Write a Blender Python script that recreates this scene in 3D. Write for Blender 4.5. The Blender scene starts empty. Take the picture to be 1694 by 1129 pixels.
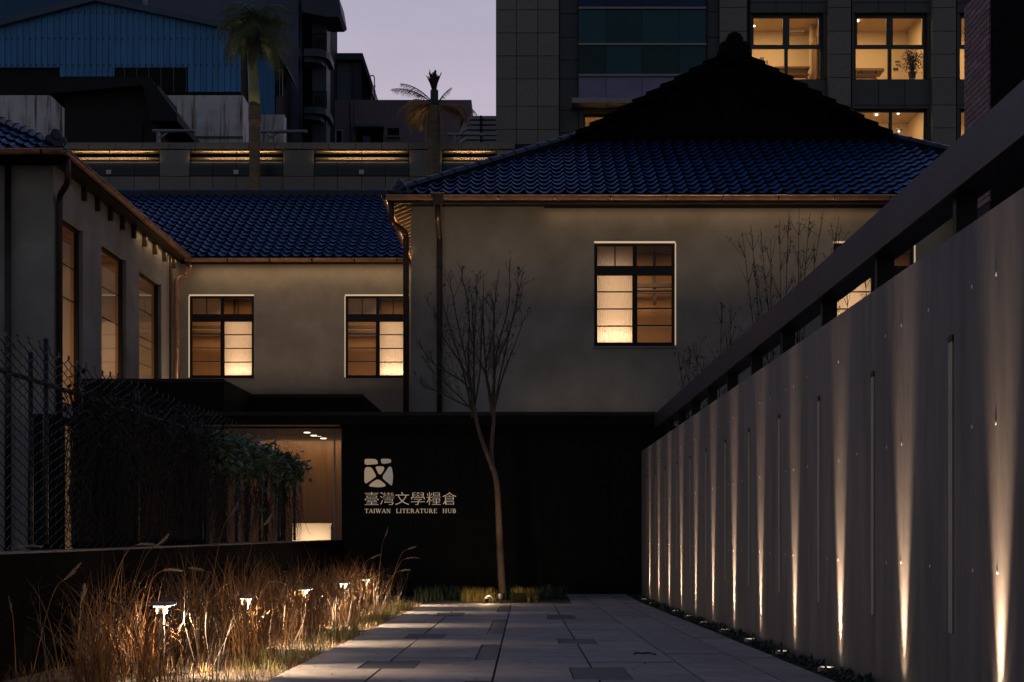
import bpy, math, random
from mathutils import Vector, Matrix
from math import sin, cos, pi, radians, sqrt

# ------------------------------------------------------------------ camera, sky, sun, exposure
sc = bpy.context.scene
F = 2400.0                 # focal length in pixels of the 1694 px wide photograph
VX, VY = 866.0, 882.0      # vanishing point of everything running away from the camera
EYE = 0.707                # camera height above the paving
cam_d = bpy.data.cameras.new("camera")
cam = bpy.data.objects.new("camera", cam_d)
sc.collection.objects.link(cam)
cam.location = (0, 0, EYE)
cam.rotation_euler = (radians(90), 0, 0)
cam_d.sensor_width = 36.0
cam_d.lens = F * 36.0 / 1694.0
cam_d.shift_x = -(VX - 847.0) / 1694.0
cam_d.shift_y = (VY - 564.5) / 1694.0
cam_d.clip_start = 0.05
cam_d.clip_end = 2000
sc.camera = cam

SUN_EL, SUN_AZ = 1.0, 20.0
world = bpy.data.worlds.new("World")
sc.world = world
world.use_nodes = True
wt = world.node_tree
wt.nodes.clear()
w_out = wt.nodes.new("ShaderNodeOutputWorld")
w_bg = wt.nodes.new("ShaderNodeBackground")
w_bg2 = wt.nodes.new("ShaderNodeBackground")
w_add = wt.nodes.new("ShaderNodeAddShader")
sky = wt.nodes.new("ShaderNodeTexSky")
sky.sky_type = 'NISHITA'
sky.sun_disc = False
sky.sun_elevation = radians(SUN_EL)
sky.sun_rotation = radians(SUN_AZ)
wt.links.new(sky.outputs[0], w_bg.inputs[0])
w_bg.inputs[1].default_value = 0.012
tc = wt.nodes.new("ShaderNodeTexCoord")
sep = wt.nodes.new("ShaderNodeSeparateXYZ")
wt.links.new(tc.outputs['Generated'], sep.inputs[0])
def ramp(stops):
    r = wt.nodes.new("ShaderNodeValToRGB")
    e = r.color_ramp.elements
    while len(e) < len(stops):
        e.new(0.5)
    for el, (p, c) in zip(e, stops):
        el.position = p
        el.color = (*c, 1)
    wt.links.new(sep.outputs['Z'], r.inputs[0])
    return r
# dusk: afterglow ahead of the camera, deep blue overhead and behind
r_front = ramp([(0.0, (.54, .45, .53)), (0.26, (.525, .45, .545)), (0.37, (.40, .385, .515)), (0.6, (.17, .20, .36)), (1.0, (.06, .085, .18))])
r_back = ramp([(0.0, (.136, .134, .134)), (0.3, (.104, .110, .126)), (1.0, (.06, .085, .18))])
w_map = wt.nodes.new("ShaderNodeMapRange")
w_map.interpolation_type = 'SMOOTHSTEP'
w_map.inputs['From Min'].default_value = -0.5
w_map.inputs['From Max'].default_value = 0.85
wt.links.new(sep.outputs['Y'], w_map.inputs['Value'])
w_mix = wt.nodes.new("ShaderNodeMixRGB")
wt.links.new(w_map.outputs[0], w_mix.inputs[0])
wt.links.new(r_back.outputs[0], w_mix.inputs[1])
wt.links.new(r_front.outputs[0], w_mix.inputs[2])
w_noise = wt.nodes.new("ShaderNodeTexNoise")
w_noise.inputs['Scale'].default_value = 5.0
w_noise.inputs['Detail'].default_value = 5.0
w_mp = wt.nodes.new("ShaderNodeMapping")
w_mp.inputs['Scale'].default_value = (1.0, 1.0, 4.5)
wt.links.new(tc.outputs['Generated'], w_mp.inputs[0])
wt.links.new(w_mp.outputs[0], w_noise.inputs['Vector'])
w_nr = wt.nodes.new("ShaderNodeMapRange")
w_nr.inputs['From Min'].default_value = 0.35
w_nr.inputs['From Max'].default_value = 0.75
w_nr.inputs['To Min'].default_value = 0.95
w_nr.inputs['To Max'].default_value = 1.07
wt.links.new(w_noise.outputs[0], w_nr.inputs['Value'])
w_mul = wt.nodes.new("ShaderNodeMixRGB")
w_mul.blend_type = 'MULTIPLY'
w_mul.inputs[0].default_value = 1.0
wt.links.new(w_mix.outputs[0], w_mul.inputs[1])
wt.links.new(w_nr.outputs[0], w_mul.inputs[2])
wt.links.new(w_mul.outputs[0], w_bg2.inputs[0])
w_bg2.inputs[1].default_value = 1.0
wt.links.new(w_bg.outputs[0], w_add.inputs[0])
wt.links.new(w_bg2.outputs[0], w_add.inputs[1])
wt.links.new(w_add.outputs[0], w_out.inputs[0])

sun_d = bpy.data.lights.new("sun", 'SUN')
sun_d.energy = 0.02
sun_d.angle = radians(15)
sun_d.color = (0.85, 0.85, 1.0)
sun = bpy.data.objects.new("sun", sun_d)
sc.collection.objects.link(sun)
sun.rotation_euler = (radians(-(90 - 35)), 0, radians(-SUN_AZ))

sc.render.engine = 'CYCLES'
vs = sc.view_settings
vs.view_transform = 'Standard'
vs.look = 'None'
vs.gamma = 1.0
vs.use_curve_mapping = False
vs.exposure = 0.0
sc.cycles.use_denoising = True
try:
    sc.cycles.denoiser = 'OPENIMAGEDENOISE'
except Exception:
    pass
sc.cycles.use_light_tree = True
sc.cycles.max_bounces = 7
sc.cycles.diffuse_bounces = 3
sc.cycles.glossy_bounces = 3
sc.cycles.transparent_max_bounces = 10
sc.cycles.sample_clamp_indirect = 2.0
sc.cycles.caustics_reflective = False
sc.cycles.caustics_refractive = False

# ------------------------------------------------------------------ helpers
rnd = random.Random(11)
def P(px, py, d):
    """the point seen at a pixel of the photograph, d metres away"""
    return Vector(((px - VX) * d / F, d, EYE + (VY - py) * d / F))
def PX(px, d): return (px - VX) * d / F
def PZ(py, d): return EYE + (VY - py) * d / F
def gz(y):
    """height of the ground: the path falls away gently from the camera, then runs level"""
    return -0.015 * max(0.0, min(y, 22.0))

WL = {}      # world position of every object's origin
def link(o):
    sc.collection.objects.link(o)
    return o
def thing(name, label, cat, loc, group=None):
    o = link(bpy.data.objects.new(name, None))
    o.location = loc
    o.empty_display_size = 0.2
    WL[o] = Vector(loc)
    tag(o, label, cat, group)
    return o
def tag(o, label, cat, group=None):
    o["label"] = label
    o["category"] = cat
    if group:
        o["group"] = group
    return o
def struct(o):
    o["kind"] = "structure"
    return o
def stuff(o):
    o["kind"] = "stuff"
    return o
def inst(name, mesh, loc, parent):
    o = link(bpy.data.objects.new(name, mesh))
    o.parent = parent
    o.location = Vector(loc) - WL[parent]
    WL[o] = Vector(loc)
    return o

class MB:
    def __init__(s):
        s.v, s.f, s.m = [], [], []
    def add(s, vs_, fs_, mi=0):
        n = len(s.v)
        s.v.extend(vs_)
        for f_ in fs_:
            s.f.append(tuple(i + n for i in f_))
            s.m.append(mi)
        return s
    def box(s, x0, x1, y0, y1, z0, z1, mi=0):
        v = [(x0, y0, z0), (x1, y0, z0), (x1, y1, z0), (x0, y1, z0), (x0, y0, z1), (x1, y0, z1), (x1, y1, z1), (x0, y1, z1)]
        return s.add(v, [(3, 2, 1, 0), (4, 5, 6, 7), (0, 1, 5, 4), (1, 2, 6, 5), (2, 3, 7, 6), (3, 0, 4, 7)], mi)
    def bevel_box(s, x0, x1, y0, y1, z0, z1, b, mi=0):
        """box facing -Y whose front edges are chamfered"""
        v = [(x0, y1, z0), (x1, y1, z0), (x1, y1, z1), (x0, y1, z1), (x0, y0 + b, z0), (x1, y0 + b, z0), (x1, y0 + b, z1), (x0, y0 + b, z1),
             (x0 + b, y0, z0 + b), (x1 - b, y0, z0 + b), (x1 - b, y0, z1 - b), (x0 + b, y0, z1 - b)]
        f = [(0, 3, 2, 1), (0, 1, 5, 4), (1, 2, 6, 5), (2, 3, 7, 6), (3, 0, 4, 7), (4, 5, 9, 8), (5, 6, 10, 9), (6, 7, 11, 10), (7, 4, 8, 11), (8, 9, 10, 11)]
        return s.add(v, f, mi)
    def quad(s, a, b, c, d, mi=0):
        return s.add([tuple(a), tuple(b), tuple(c), tuple(d)], [(0, 1, 2, 3)], mi)
    def prism(s, pts, ext, mi=0):
        n = len(pts)
        e = Vector(ext)
        v = [tuple(p) for p in pts] + [tuple(Vector(p) + e) for p in pts]
        f = [tuple(range(n))[::-1], tuple(range(n, 2 * n))]
        f += [(i, (i + 1) % n, n + (i + 1) % n, n + i) for i in range(n)]
        return s.add(v, f, mi)
    def tube(s, pts, r, n=8, mi=0, cap=True):
        pts = [Vector(p) for p in pts]
        rs = r if isinstance(r, (list, tuple)) else [r] * len(pts)
        base = len(s.v)
        up = None
        for i, p in enumerate(pts):
            t = pts[min(i + 1, len(pts) - 1)] - pts[max(i - 1, 0)]
            if t.length < 1e-9:
                t = Vector((0, 0, 1))
            t.normalize()
            if up is None:
                up = t.orthogonal().normalized()
            else:
                up = up - t * up.dot(t)
                if up.length < 1e-6:
                    up = t.orthogonal()
                up.normalize()
            w = t.cross(up)
            for k in range(n):
                a = 2 * pi * k / n
                s.v.append(tuple(p + (up * cos(a) + w * sin(a)) * rs[i]))
        for i in range(len(pts) - 1):
            for k in range(n):
                a, b = base + i * n + k, base + i * n + (k + 1) % n
                s.f.append((a, b, b + n, a + n))
                s.m.append(mi)
        if cap:
            s.f.append(tuple(base + k for k in range(n))[::-1]); s.m.append(mi)
            e = base + (len(pts) - 1) * n
            s.f.append(tuple(e + k for k in range(n))); s.m.append(mi)
        return s
    def lathe(s, prof, c, n=16, mi=0):
        base = len(s.v)
        c = Vector(c)
        for r, z in prof:
            for k in range(n):
                a = 2 * pi * k / n
                s.v.append((c.x + r * cos(a), c.y + r * sin(a), c.z + z))
        for i in range(len(prof) - 1):
            for k in range(n):
                a, b = base + i * n + k, base + i * n + (k + 1) % n
                s.f.append((a, b, b + n, a + n)); s.m.append(mi)
        s.f.append(tuple(base + k for k in range(n))[::-1]); s.m.append(mi)
        e = base + (len(prof) - 1) * n
        s.f.append(tuple(e + k for k in range(n))); s.m.append(mi)
        return s
    def blob(s, c, rx, ry, rz, n=10, m=6, mi=0):
        prof = []
        base = len(s.v)
        for j in range(m + 1):
            t = pi * j / m
            for k in range(n):
                a = 2 * pi * k / n
                s.v.append((c[0] + rx * max(sin(t), .02) * cos(a), c[1] + ry * max(sin(t), .02) * sin(a), c[2] - rz * cos(t)))
        for j in range(m):
            for k in range(n):
                a, b = base + j * n + k, base + j * n + (k + 1) % n
                s.f.append((a, b, b + n, a + n)); s.m.append(mi)
        return s
    def mesh(s, name, mats, origin=(0, 0, 0), smooth=False):
        me = bpy.data.meshes.new(name)
        o = Vector(origin)
        me.from_pydata([(v[0] - o.x, v[1] - o.y, v[2] - o.z) for v in s.v], [], s.f)
        if not isinstance(mats, (list, tuple)):
            mats = [mats]
        for m_ in mats:
            me.materials.append(m_)
        if len(mats) > 1:
            me.polygons.foreach_set("material_index", s.m)
        if smooth:
            me.polygons.foreach_set("use_smooth", [True] * len(me.polygons))
        me.update()
        return me
    def build(s, name, mats, parent=None, loc=None, smooth=False):
        if parent is not None:
            org = WL[parent]
        elif loc is not None:
            org = Vector(loc)
        else:
            xs = [v[0] for v in s.v]; ys = [v[1] for v in s.v]; zs = [v[2] for v in s.v]
            org = Vector(((min(xs) + max(xs)) / 2, (min(ys) + max(ys)) / 2, min(zs)))
        me = s.mesh(name, mats, org, smooth)
        o = link(bpy.data.objects.new(name, me))
        WL[o] = org
        if parent is not None:
            o.parent = parent
        else:
            o.location = org
        return o

def box_part(name, m, parent, *b, bevel=0):
    mb = MB()
    if bevel:
        mb.bevel_box(*b, bevel)
    else:
        mb.box(*b)
    return mb.build(name, m, parent)
def tube_part(name, m, parent, pts, r, n=10):
    return MB().tube(pts, r, n).build(name, m, parent, smooth=True)
def bend(pts, r=0.12, n=4):
    """round the corners of a polyline"""
    pts = [Vector(p) for p in pts]
    out = [pts[0]]
    for i in range(1, len(pts) - 1):
        a, b, c = pts[i - 1], pts[i], pts[i + 1]
        d1 = (a - b); d2 = (c - b)
        l = min(r, d1.length * .49, d2.length * .49)
        p, q = b + d1.normalized() * l, b + d2.normalized() * l
        for k in range(n + 1):
            t = k / n
            out.append(p * (1 - t) ** 2 + b * 2 * t * (1 - t) + q * t * t)
    out.append(pts[-1])
    return out
def holed(mb, u0, u1, v0, v1, holes, tf, depth, mi=0, mj=0):
    """a wall with real openings; tf(u, v, w) places a point, w runs into the wall"""
    us = sorted(set([u0, u1] + [h[0] for h in holes] + [h[1] for h in holes]))
    vv = sorted(set([v0, v1] + [h[2] for h in holes] + [h[3] for h in holes]))
    us = [u for u in us if u0 <= u <= u1]; vv = [v for v in vv if v0 <= v <= v1]
    for i in range(len(us) - 1):
        for j in range(len(vv) - 1):
            cu, cv = (us[i] + us[i + 1]) / 2, (vv[j] + vv[j + 1]) / 2
            if any(h[0] < cu < h[1] and h[2] < cv < h[3] for h in holes):
                continue
            mb.quad(tf(us[i], vv[j], 0), tf(us[i + 1], vv[j], 0), tf(us[i + 1], vv[j + 1], 0), tf(us[i], vv[j + 1], 0), mi)
    for a, b, c, d in holes:
        for (p, q) in (((a, c), (b, c)), ((b, c), (b, d)), ((b, d), (a, d)), ((a, d), (a, c))):
            mb.quad(tf(p[0], p[1], 0), tf(q[0], q[1], 0), tf(q[0], q[1], depth), tf(p[0], p[1], depth), mj)
    return mb
def area_light(name, loc, size, power, col, direction, size_y=None, spread=180, parent=None):
    d = bpy.data.lights.new(name, 'AREA')
    d.energy = power
    d.color = col
    d.size = size
    if size_y:
        d.shape = 'RECTANGLE'
        d.size_y = size_y
    d.spread = radians(spread)
    return _place(name, d, loc, direction, parent)
def spot_light(name, loc, power, col, direction, angle, blend_=0.6, radius=0.02, parent=None):
    d = bpy.data.lights.new(name, 'SPOT')
    d.energy = power
    d.color = col
    d.spot_size = radians(angle)
    d.spot_blend = blend_
    d.shadow_soft_size = radius
    return _place(name, d, loc, direction, parent)
def point_light(name, loc, power, col, radius=0.04, parent=None):
    d = bpy.data.lights.new(name, 'POINT')
    d.energy = power
    d.color = col
    d.shadow_soft_size = radius
    return _place(name, d, loc, None, parent)
def _place(name, d, loc, direction, parent):
    o = link(bpy.data.objects.new(name, d))
    if direction is not None:
        o.rotation_euler = Vector(direction).to_track_quat('-Z', 'Y').to_euler()
    if parent is not None:
        o.parent = parent
        o.location = Vector(loc) - WL[parent]
    else:
        o.location = loc
    return o

# ------------------------------------------------------------------ materials
MATS = {}
def mat(name, col, rough=0.6, metal=0.0, var=0.0, vscale=3.0, stretch=(1, 1, 1), bump=0.0, bscale=20.0, per=0.0, spec=0.5,
        col2=None, c2scale=4.0, c2lo=.45, c2hi=.65, c2stretch=(1, 1, 1), emit=None, estr=0.0, trans=0.0, rvar=0.0):
    if name in MATS:
        return MATS[name]
    m = bpy.data.materials.new(name)
    m.use_nodes = True
    nt = m.node_tree
    b = nt.nodes["Principled BSDF"]
    b.inputs['Roughness'].default_value = rough
    b.inputs['Metallic'].default_value = metal
    b.inputs['Specular IOR Level'].default_value = spec
    geo = nt.nodes.new("ShaderNodeNewGeometry")
    def noise(scale, st, detail=6.0):
        mp = nt.nodes.new("ShaderNodeMapping")
        mp.inputs['Scale'].default_value = st
        nt.links.new(geo.outputs['Position'], mp.inputs[0])
        n = nt.nodes.new("ShaderNodeTexNoise")
        n.inputs['Scale'].default_value = scale
        n.inputs['Detail'].default_value = detail
        n.inputs['Roughness'].default_value = 0.6
        nt.links.new(mp.outputs[0], n.inputs['Vector'])
        return n.outputs[0]
    rgb = nt.nodes.new("ShaderNodeRGB")
    rgb.outputs[0].default_value = (*col, 1)
    cur = rgb.outputs[0]
    def maprange(src, a, b_, c, d):
        mr = nt.nodes.new("ShaderNodeMapRange")
        mr.inputs['From Min'].default_value = a
        mr.inputs['From Max'].default_value = b_
        mr.inputs['To Min'].default_value = c
        mr.inputs['To Max'].default_value = d
        nt.links.new(src, mr.inputs['Value'])
        return mr.outputs[0]
    def mul(c, f):
        x = nt.nodes.new("ShaderNodeMixRGB")
        x.blend_type = 'MULTIPLY'
        x.inputs[0].default_value = 1
        nt.links.new(c, x.inputs[1])
        nt.links.new(f, x.inputs[2])
        return x.outputs[0]
    if col2:
        x = nt.nodes.new("ShaderNodeMixRGB")
        nt.links.new(maprange(noise(c2scale, c2stretch), c2lo, c2hi, 0, 1), x.inputs[0])
        nt.links.new(cur, x.inputs[1])
        x.inputs[2].default_value = (*col2, 1)
        cur = x.outputs[0]
    if var:
        cur = mul(cur, maprange(noise(vscale, stretch), .3, .7, 1 - var, 1 + var))
    if per:
        oi = nt.nodes.new("ShaderNodeObjectInfo")
        cur = mul(cur, maprange(oi.outputs['Random'], 0, 1, 1 - per, 1 + per))
    nt.links.new(cur, b.inputs['Base Color'])
    if rvar:
        nt.links.new(maprange(noise(vscale * 1.7, stretch), .3, .7, max(.02, rough - rvar), min(1, rough + rvar)), b.inputs['Roughness'])
    if bump:
        bn = nt.nodes.new("ShaderNodeBump")
        bn.inputs['Strength'].default_value = bump
        bn.inputs['Distance'].default_value = 0.01
        nt.links.new(noise(bscale, stretch, 4.0), bn.inputs['Height'])
        nt.links.new(bn.outputs[0], b.inputs['Normal'])
    if emit:
        b.inputs['Emission Color'].default_value = (*emit, 1)
        b.inputs['Emission Strength'].default_value = estr
    if trans:
        out = nt.nodes["Material Output"]
        tr = nt.nodes.new("ShaderNodeBsdfTranslucent")
        nt.links.new(cur, tr.inputs[0])
        mx = nt.nodes.new("ShaderNodeMixShader")
        mx.inputs[0].default_value = trans
        nt.links.new(b.outputs[0], mx.inputs[1])
        nt.links.new(tr.outputs[0], mx.inputs[2])
        nt.links.new(mx.outputs[0], out.inputs[0])
    MATS[name] = m
    return m
def glass(name, tint=(1, 1, 1), refl=0.5):
    if name in MATS:
        return MATS[name]
    m = bpy.data.materials.new(name)
    m.use_nodes = True
    nt = m.node_tree
    nt.nodes.clear()
    out = nt.nodes.new("ShaderNodeOutputMaterial")
    t = nt.nodes.new("ShaderNodeBsdfTransparent")
    t.inputs[0].default_value = (*tint, 1)
    g = nt.nodes.new("ShaderNodeBsdfGlossy")
    g.inputs['Roughness'].default_value = 0.02
    fr = nt.nodes.new("ShaderNodeFresnel")
    fr.inputs['IOR'].default_value = 1.5
    mu = nt.nodes.new("ShaderNodeMath")
    mu.operation = 'MULTIPLY'
    mu.inputs[1].default_value = refl * 2
    gm = nt.nodes.new("ShaderNodeNewGeometry")       # reflect at the outer face only
    inv = nt.nodes.new("ShaderNodeMath")
    inv.operation = 'SUBTRACT'
    inv.inputs[0].default_value = 1.0
    nt.links.new(gm.outputs['Backfacing'], inv.inputs[1])
    m0 = nt.nodes.new("ShaderNodeMath")
    m0.operation = 'MULTIPLY'
    nt.links.new(fr.outputs[0], m0.inputs[0])
    nt.links.new(inv.outputs[0], m0.inputs[1])
    nt.links.new(m0.outputs[0], mu.inputs[0])
    mx = nt.nodes.new("ShaderNodeMixShader")
    nt.links.new(mu.outputs[0], mx.inputs[0])
    nt.links.new(t.outputs[0], mx.inputs[1])
    nt.links.new(g.outputs[0], mx.inputs[2])
    nt.links.new(mx.outputs[0], out.inputs[0])
    MATS[name] = m
    return m
WARM = (1.0, 0.66, 0.36)
WARM2 = (1.0, 0.71, 0.46)

M_plaster = mat("lime_plaster", (.345, .315, .28), .9, var=.18, vscale=1.3, bump=.25, bscale=14, col2=(.27, .245, .21), c2scale=.7, c2lo=.4, c2hi=.7)
M_concrete = mat("board_concrete", (.135, .130, .128), .75, var=.24, vscale=2.2, stretch=(1, 3.5, .45), bump=.25, bscale=22, col2=(.082, .080, .080), c2scale=1.2, c2lo=.42, c2hi=.7, c2stretch=(1, 2.2, .35), rvar=.1)
M_slab = mat("paving_stone", (.255, .238, .228), .8, var=.2, vscale=2.2, bump=.5, bscale=70, per=.12, col2=(.17, .16, .155), c2scale=9, c2lo=.5, c2hi=.75)
M_slab_dark = mat("dark_paving_stone", (.045, .047, .055), .6, var=.15, vscale=20, bump=.2, bscale=60, per=.12)
M_mortar = mat("paving_joint", (.03, .028, .026), .95)
M_soil = mat("soil", (.035, .026, .018), .95, var=.4, vscale=12, bump=.8, bscale=40)
M_ground = mat("ground_soil", (.06, .055, .05), .95, var=.3, vscale=2)
M_black = mat("black_metal_cladding", (.0052, .0062, .0066), .65, var=.2, vscale=1.5, spec=.12)
M_black2 = mat("black_frame", (.010, .010, .011), .5, spec=.3)
M_steel = mat("dark_steel_beam", (.026, .029, .043), .5, var=.12, vscale=2, spec=.4)
M_copper = mat("copper", (.52, .31, .215), .36, metal=.8, var=.25, vscale=5, rvar=.1)
M_copper_dark = mat("old_copper", (.055, .035, .028), .4, metal=.55, var=.3, vscale=5)
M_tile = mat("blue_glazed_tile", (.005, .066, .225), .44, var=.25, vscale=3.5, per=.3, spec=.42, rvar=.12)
M_tile_edge = mat("shaded_tile_edge", (.006, .008, .013), .8, spec=.2)  # near-black paints in the shade on the tiles' front lips
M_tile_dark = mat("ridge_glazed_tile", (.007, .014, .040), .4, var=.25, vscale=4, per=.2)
M_roofboard = mat("roof_boarding", (.012, .012, .014), .9)
M_gable = mat("dark_gable_boards", (.0045, .0045, .005), .9, per=.3, spec=.1)
M_wood_eave = mat("pale_rafter_wood", (.42, .27, .14), .6, var=.2, vscale=6)
M_white = mat("lit_edge_white", (.75, .70, .62), .5)
M_granite = mat("grey_granite", (.20, .185, .165), .6, var=.38, vscale=38, per=.10, bump=.1, bscale=60)
M_granite_core = mat("granite_joint", (.018, .018, .018), .9)
M_granite_dk = mat("dark_granite", (.075, .078, .075), .5, var=.3, vscale=38, per=.10)
M_brass = mat("polished_brass_pipe", (.78, .58, .33), .22, metal=.85, rvar=.06, vscale=3)
M_glass = glass("window_glass")
M_led = mat("light_strip_led", (.9, .8, .6), .4, emit=(1.0, .72, .44), estr=1.6)
M_lens = mat("lamp_lens", (.9, .85, .75), .4, emit=(1.0, .76, .50), estr=5.0)
M_lens2 = mat("downlight_lens", (.9, .85, .75), .4, emit=(1.0, .80, .56), estr=4.0)
M_zinc = mat("grey_zinc", (.22, .225, .24), .45, metal=.4, var=.15, vscale=8)
# ------------------------------------------------------------------ ground and paving
mb = MB()
ys = [-60, 0, 22, 120, 700]
for a, b in zip(ys[:-1], ys[1:]):
    mb.quad((-500, a, gz(a) - .07), (500, a, gz(a) - .07), (500, b, gz(b) - .07), (-500, b, gz(b) - .07))
struct(mb.build("ground", M_ground, loc=(0, 0, 0)))

PLX, PRX = -1.44, 1.74                     # the path's edges
Y_WALL = 24.6                              # the black entrance wall
mb = MB()
for a, b in ((2.0, 22.0), (22.0, Y_WALL + .3)):
    mb.quad((PLX, a, gz(a) - .03), (PRX, a, gz(a) - .03), (PRX, b, gz(b) - .03), (PLX, b, gz(b) - .03))
pavement = mb.build("pavement", M_mortar, loc=(0, 0, 0))
struct(pavement)
def road(px0, px1, py0, py1):              # a rectangle on the sloping path, from its pixels
    d0, d1 = F * EYE / (py1 - 918.0), F * EYE / (py0 - 918.0)
    dm = F * EYE / ((py0 + py1) / 2 - 918.0)
    return [PX(px0, dm), PX(px1, dm), d0, d1]
dark = [road(722, 767, 1014, 1020), road(673, 735, 1049, 1057), road(600, 690, 1093.6, 1106.5), road(906, 951, 1017.5, 1024.6),
        road(924, 985, 1057.4, 1065.7), road(946, 1039, 1104.4, 1124.3)]
for a, b in ((1002, 1013), (1026, 1048.8), (1067, 1092), (1127, 1150)):
    d0, d1 = F * EYE / (b - 918.0), F * EYE / (a - 918.0)
    dark.append([-.325, -.178, d0, d1])
def minus(r, h):
    x0, x1, y0, y1 = r; a0, a1, b0, b1 = h
    if a1 <= x0 or a0 >= x1 or b1 <= y0 or b0 >= y1:
        return [r]
    out = []
    if b0 > y0: out.append((x0, x1, y0, b0))
    if b1 < y1: out.append((x0, x1, b1, y1))
    m0, m1 = max(y0, b0), min(y1, b1)
    if a0 > x0: out.append((x0, a0, m0, m1))
    if a1 < x1: out.append((a1, x1, m0, m1))
    return out
G = .0045
def slab(name, rects, m, lift=0.0):
    mb = MB()
    for x0, x1, y0, y1 in rects:
        cuts = [y0] + ([22.0] if y0 < 22.0 < y1 else []) + [y1]
        for a, b in zip(cuts[:-1], cuts[1:]):
            mb.add([(x0, a, gz(a) - .03), (x1, a, gz(a) - .03), (x1, b, gz(b) - .03), (x0, b, gz(b) - .03),
                    (x0, a, gz(a) + lift), (x1, a, gz(a) + lift), (x1, b, gz(b) + lift), (x0, b, gz(b) + lift)],
                   [(4, 5, 6, 7), (0, 1, 5, 4), (1, 2, 6, 5), (2, 3, 7, 6), (3, 0, 4, 7)])
    return mb.build(name, m, pavement)
cols = [PLX, -.884, -.175, .428, 1.007, 1.45, PRX]
bed = (-1.5, .72, 21.0, 30.0)              # the planting bed round the tree
for ci in range(len(cols) - 1):
    gl, gr = (G * 1.6 if ci else 0), (G * 1.6 if ci < len(cols) - 2 else 0)
    y = 5.2 + (0.0, .62, .2, .85, .45, .1)[ci]
    while y < Y_WALL + .2:
        L = 1.18 if rnd.random() < .7 else 1.75
        y1 = min(y + L, Y_WALL + .25)
        rects = [(cols[ci] + gl, cols[ci + 1] - gr, y + G * 1.5, y1 - G * 1.5)]
        for h in dark + [list(bed)]:
            rects = [q for r in rects for q in minus(r, (h[0] - G, h[1] + G, h[2] - G, h[3] + G))]
        rects = [r for r in rects if r[1] - r[0] > .01 and r[3] - r[2] > .01]
        if rects:
            slab("paving_slab", rects, M_slab, rnd.uniform(-.0025, .0025))
        y = y1
for h in dark:
    n = 1 if h[1] - h[0] > .2 else 2
    for k in range(n):
        a = h[2] + (h[3] - h[2]) * k / n; b = h[2] + (h[3] - h[2]) * (k + 1) / n
        slab("dark_paving_slab", [(h[0] + .003, h[1] - .003, a + .003, b - .003)], M_slab_dark, -.003)

# ------------------------------------------------------------------ concrete wall on the right
XW = 1.96
WTOP = EYE + 1.355
Y0W, Y1W = 3.2, 24.05
root = thing("concrete_wall", "long fair faced concrete wall with vertical slots washed by warm uplights", "wall", (XW + .2, 14, gz(14)))
slits = [6.65 + 1.487 * k for k in range(-2, 12)]
SW = .085
holes = [(y - SW / 2, y + SW / 2, EYE - .46, EYE + .905) for y in slits]
M_slot = mat("pale_slot_strip", (.36, .31, .255), .7, var=.15, vscale=6)
mb = MB()
holed(mb, Y0W, Y1W, -.45, WTOP, holes, lambda u, v, w: (XW + w, u, v), .022)
for h in holes:
    box_part("slot_strip", M_slot, root, XW - .004, XW + .02, h[0] + .012, h[1] - .012, h[2], h[3] - .03)
    box_part("slot_cap", M_black2, root, XW - .006, XW + .02, h[0] + .008, h[1] - .008, h[3] - .03, h[3])
X2 = XW + .42
mb.quad((XW, Y0W, WTOP), (XW, Y1W, WTOP), (X2, Y1W, WTOP), (X2, Y0W, WTOP))
mb.quad((XW, Y1W, -.45), (X2, Y1W, -.45), (X2, Y1W, WTOP), (XW, Y1W, WTOP))
mb.quad((XW, Y0W, -.45), (X2, Y0W, -.45), (X2, Y0W, WTOP), (XW, Y0W, WTOP))
mb.quad((X2, Y0W, -.45), (X2, Y1W, -.45), (X2, Y1W, WTOP), (X2, Y0W, WTOP))
mb.build("wall_body", M_concrete, root)
M_bolt = mat("tie_bolt_steel", (.62, .60, .58), .3, metal=.6)
bm_ = MB()
pr = [(.0095, .0), (.0095, .0015), (.006, .003)]
n = 8
for r, w in pr:
    for k in range(n):
        bm_.v.append((-w, r * cos(2 * pi * k / n), r * sin(2 * pi * k / n)))
for i in range(2):
    for k in range(n):
        a, b = i * n + k, i * n + (k + 1) % n
        bm_.f.append((a, b, b + n, a + n)); bm_.m.append(0)
bm_.f.append(tuple(2 * n + k for k in range(n))); bm_.m.append(0)
bolt = bm_.mesh("tie_bolt", M_bolt, smooth=False)
lights_y = [5.96 + 1.505 * k for k in range(-1, 12)]
for k, y in enumerate(lights_y):
    for z in (1.07, .461, -.159):
        for dy, p in ((.06, 1.0), (.38, .7), (-.46, .75)):
            if rnd.random() < p and Y0W + .1 < y + dy < Y1W - .1:
                inst("tie_bolt", bolt, (XW, y + dy + rnd.uniform(-.02, .02), EYE + z + rnd.uniform(-.008, .008)), root)

ORD = ["first", "second", "third", "fourth", "fifth", "sixth", "seventh", "eighth", "ninth", "tenth", "eleventh", "twelfth", "thirteenth"]
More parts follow.
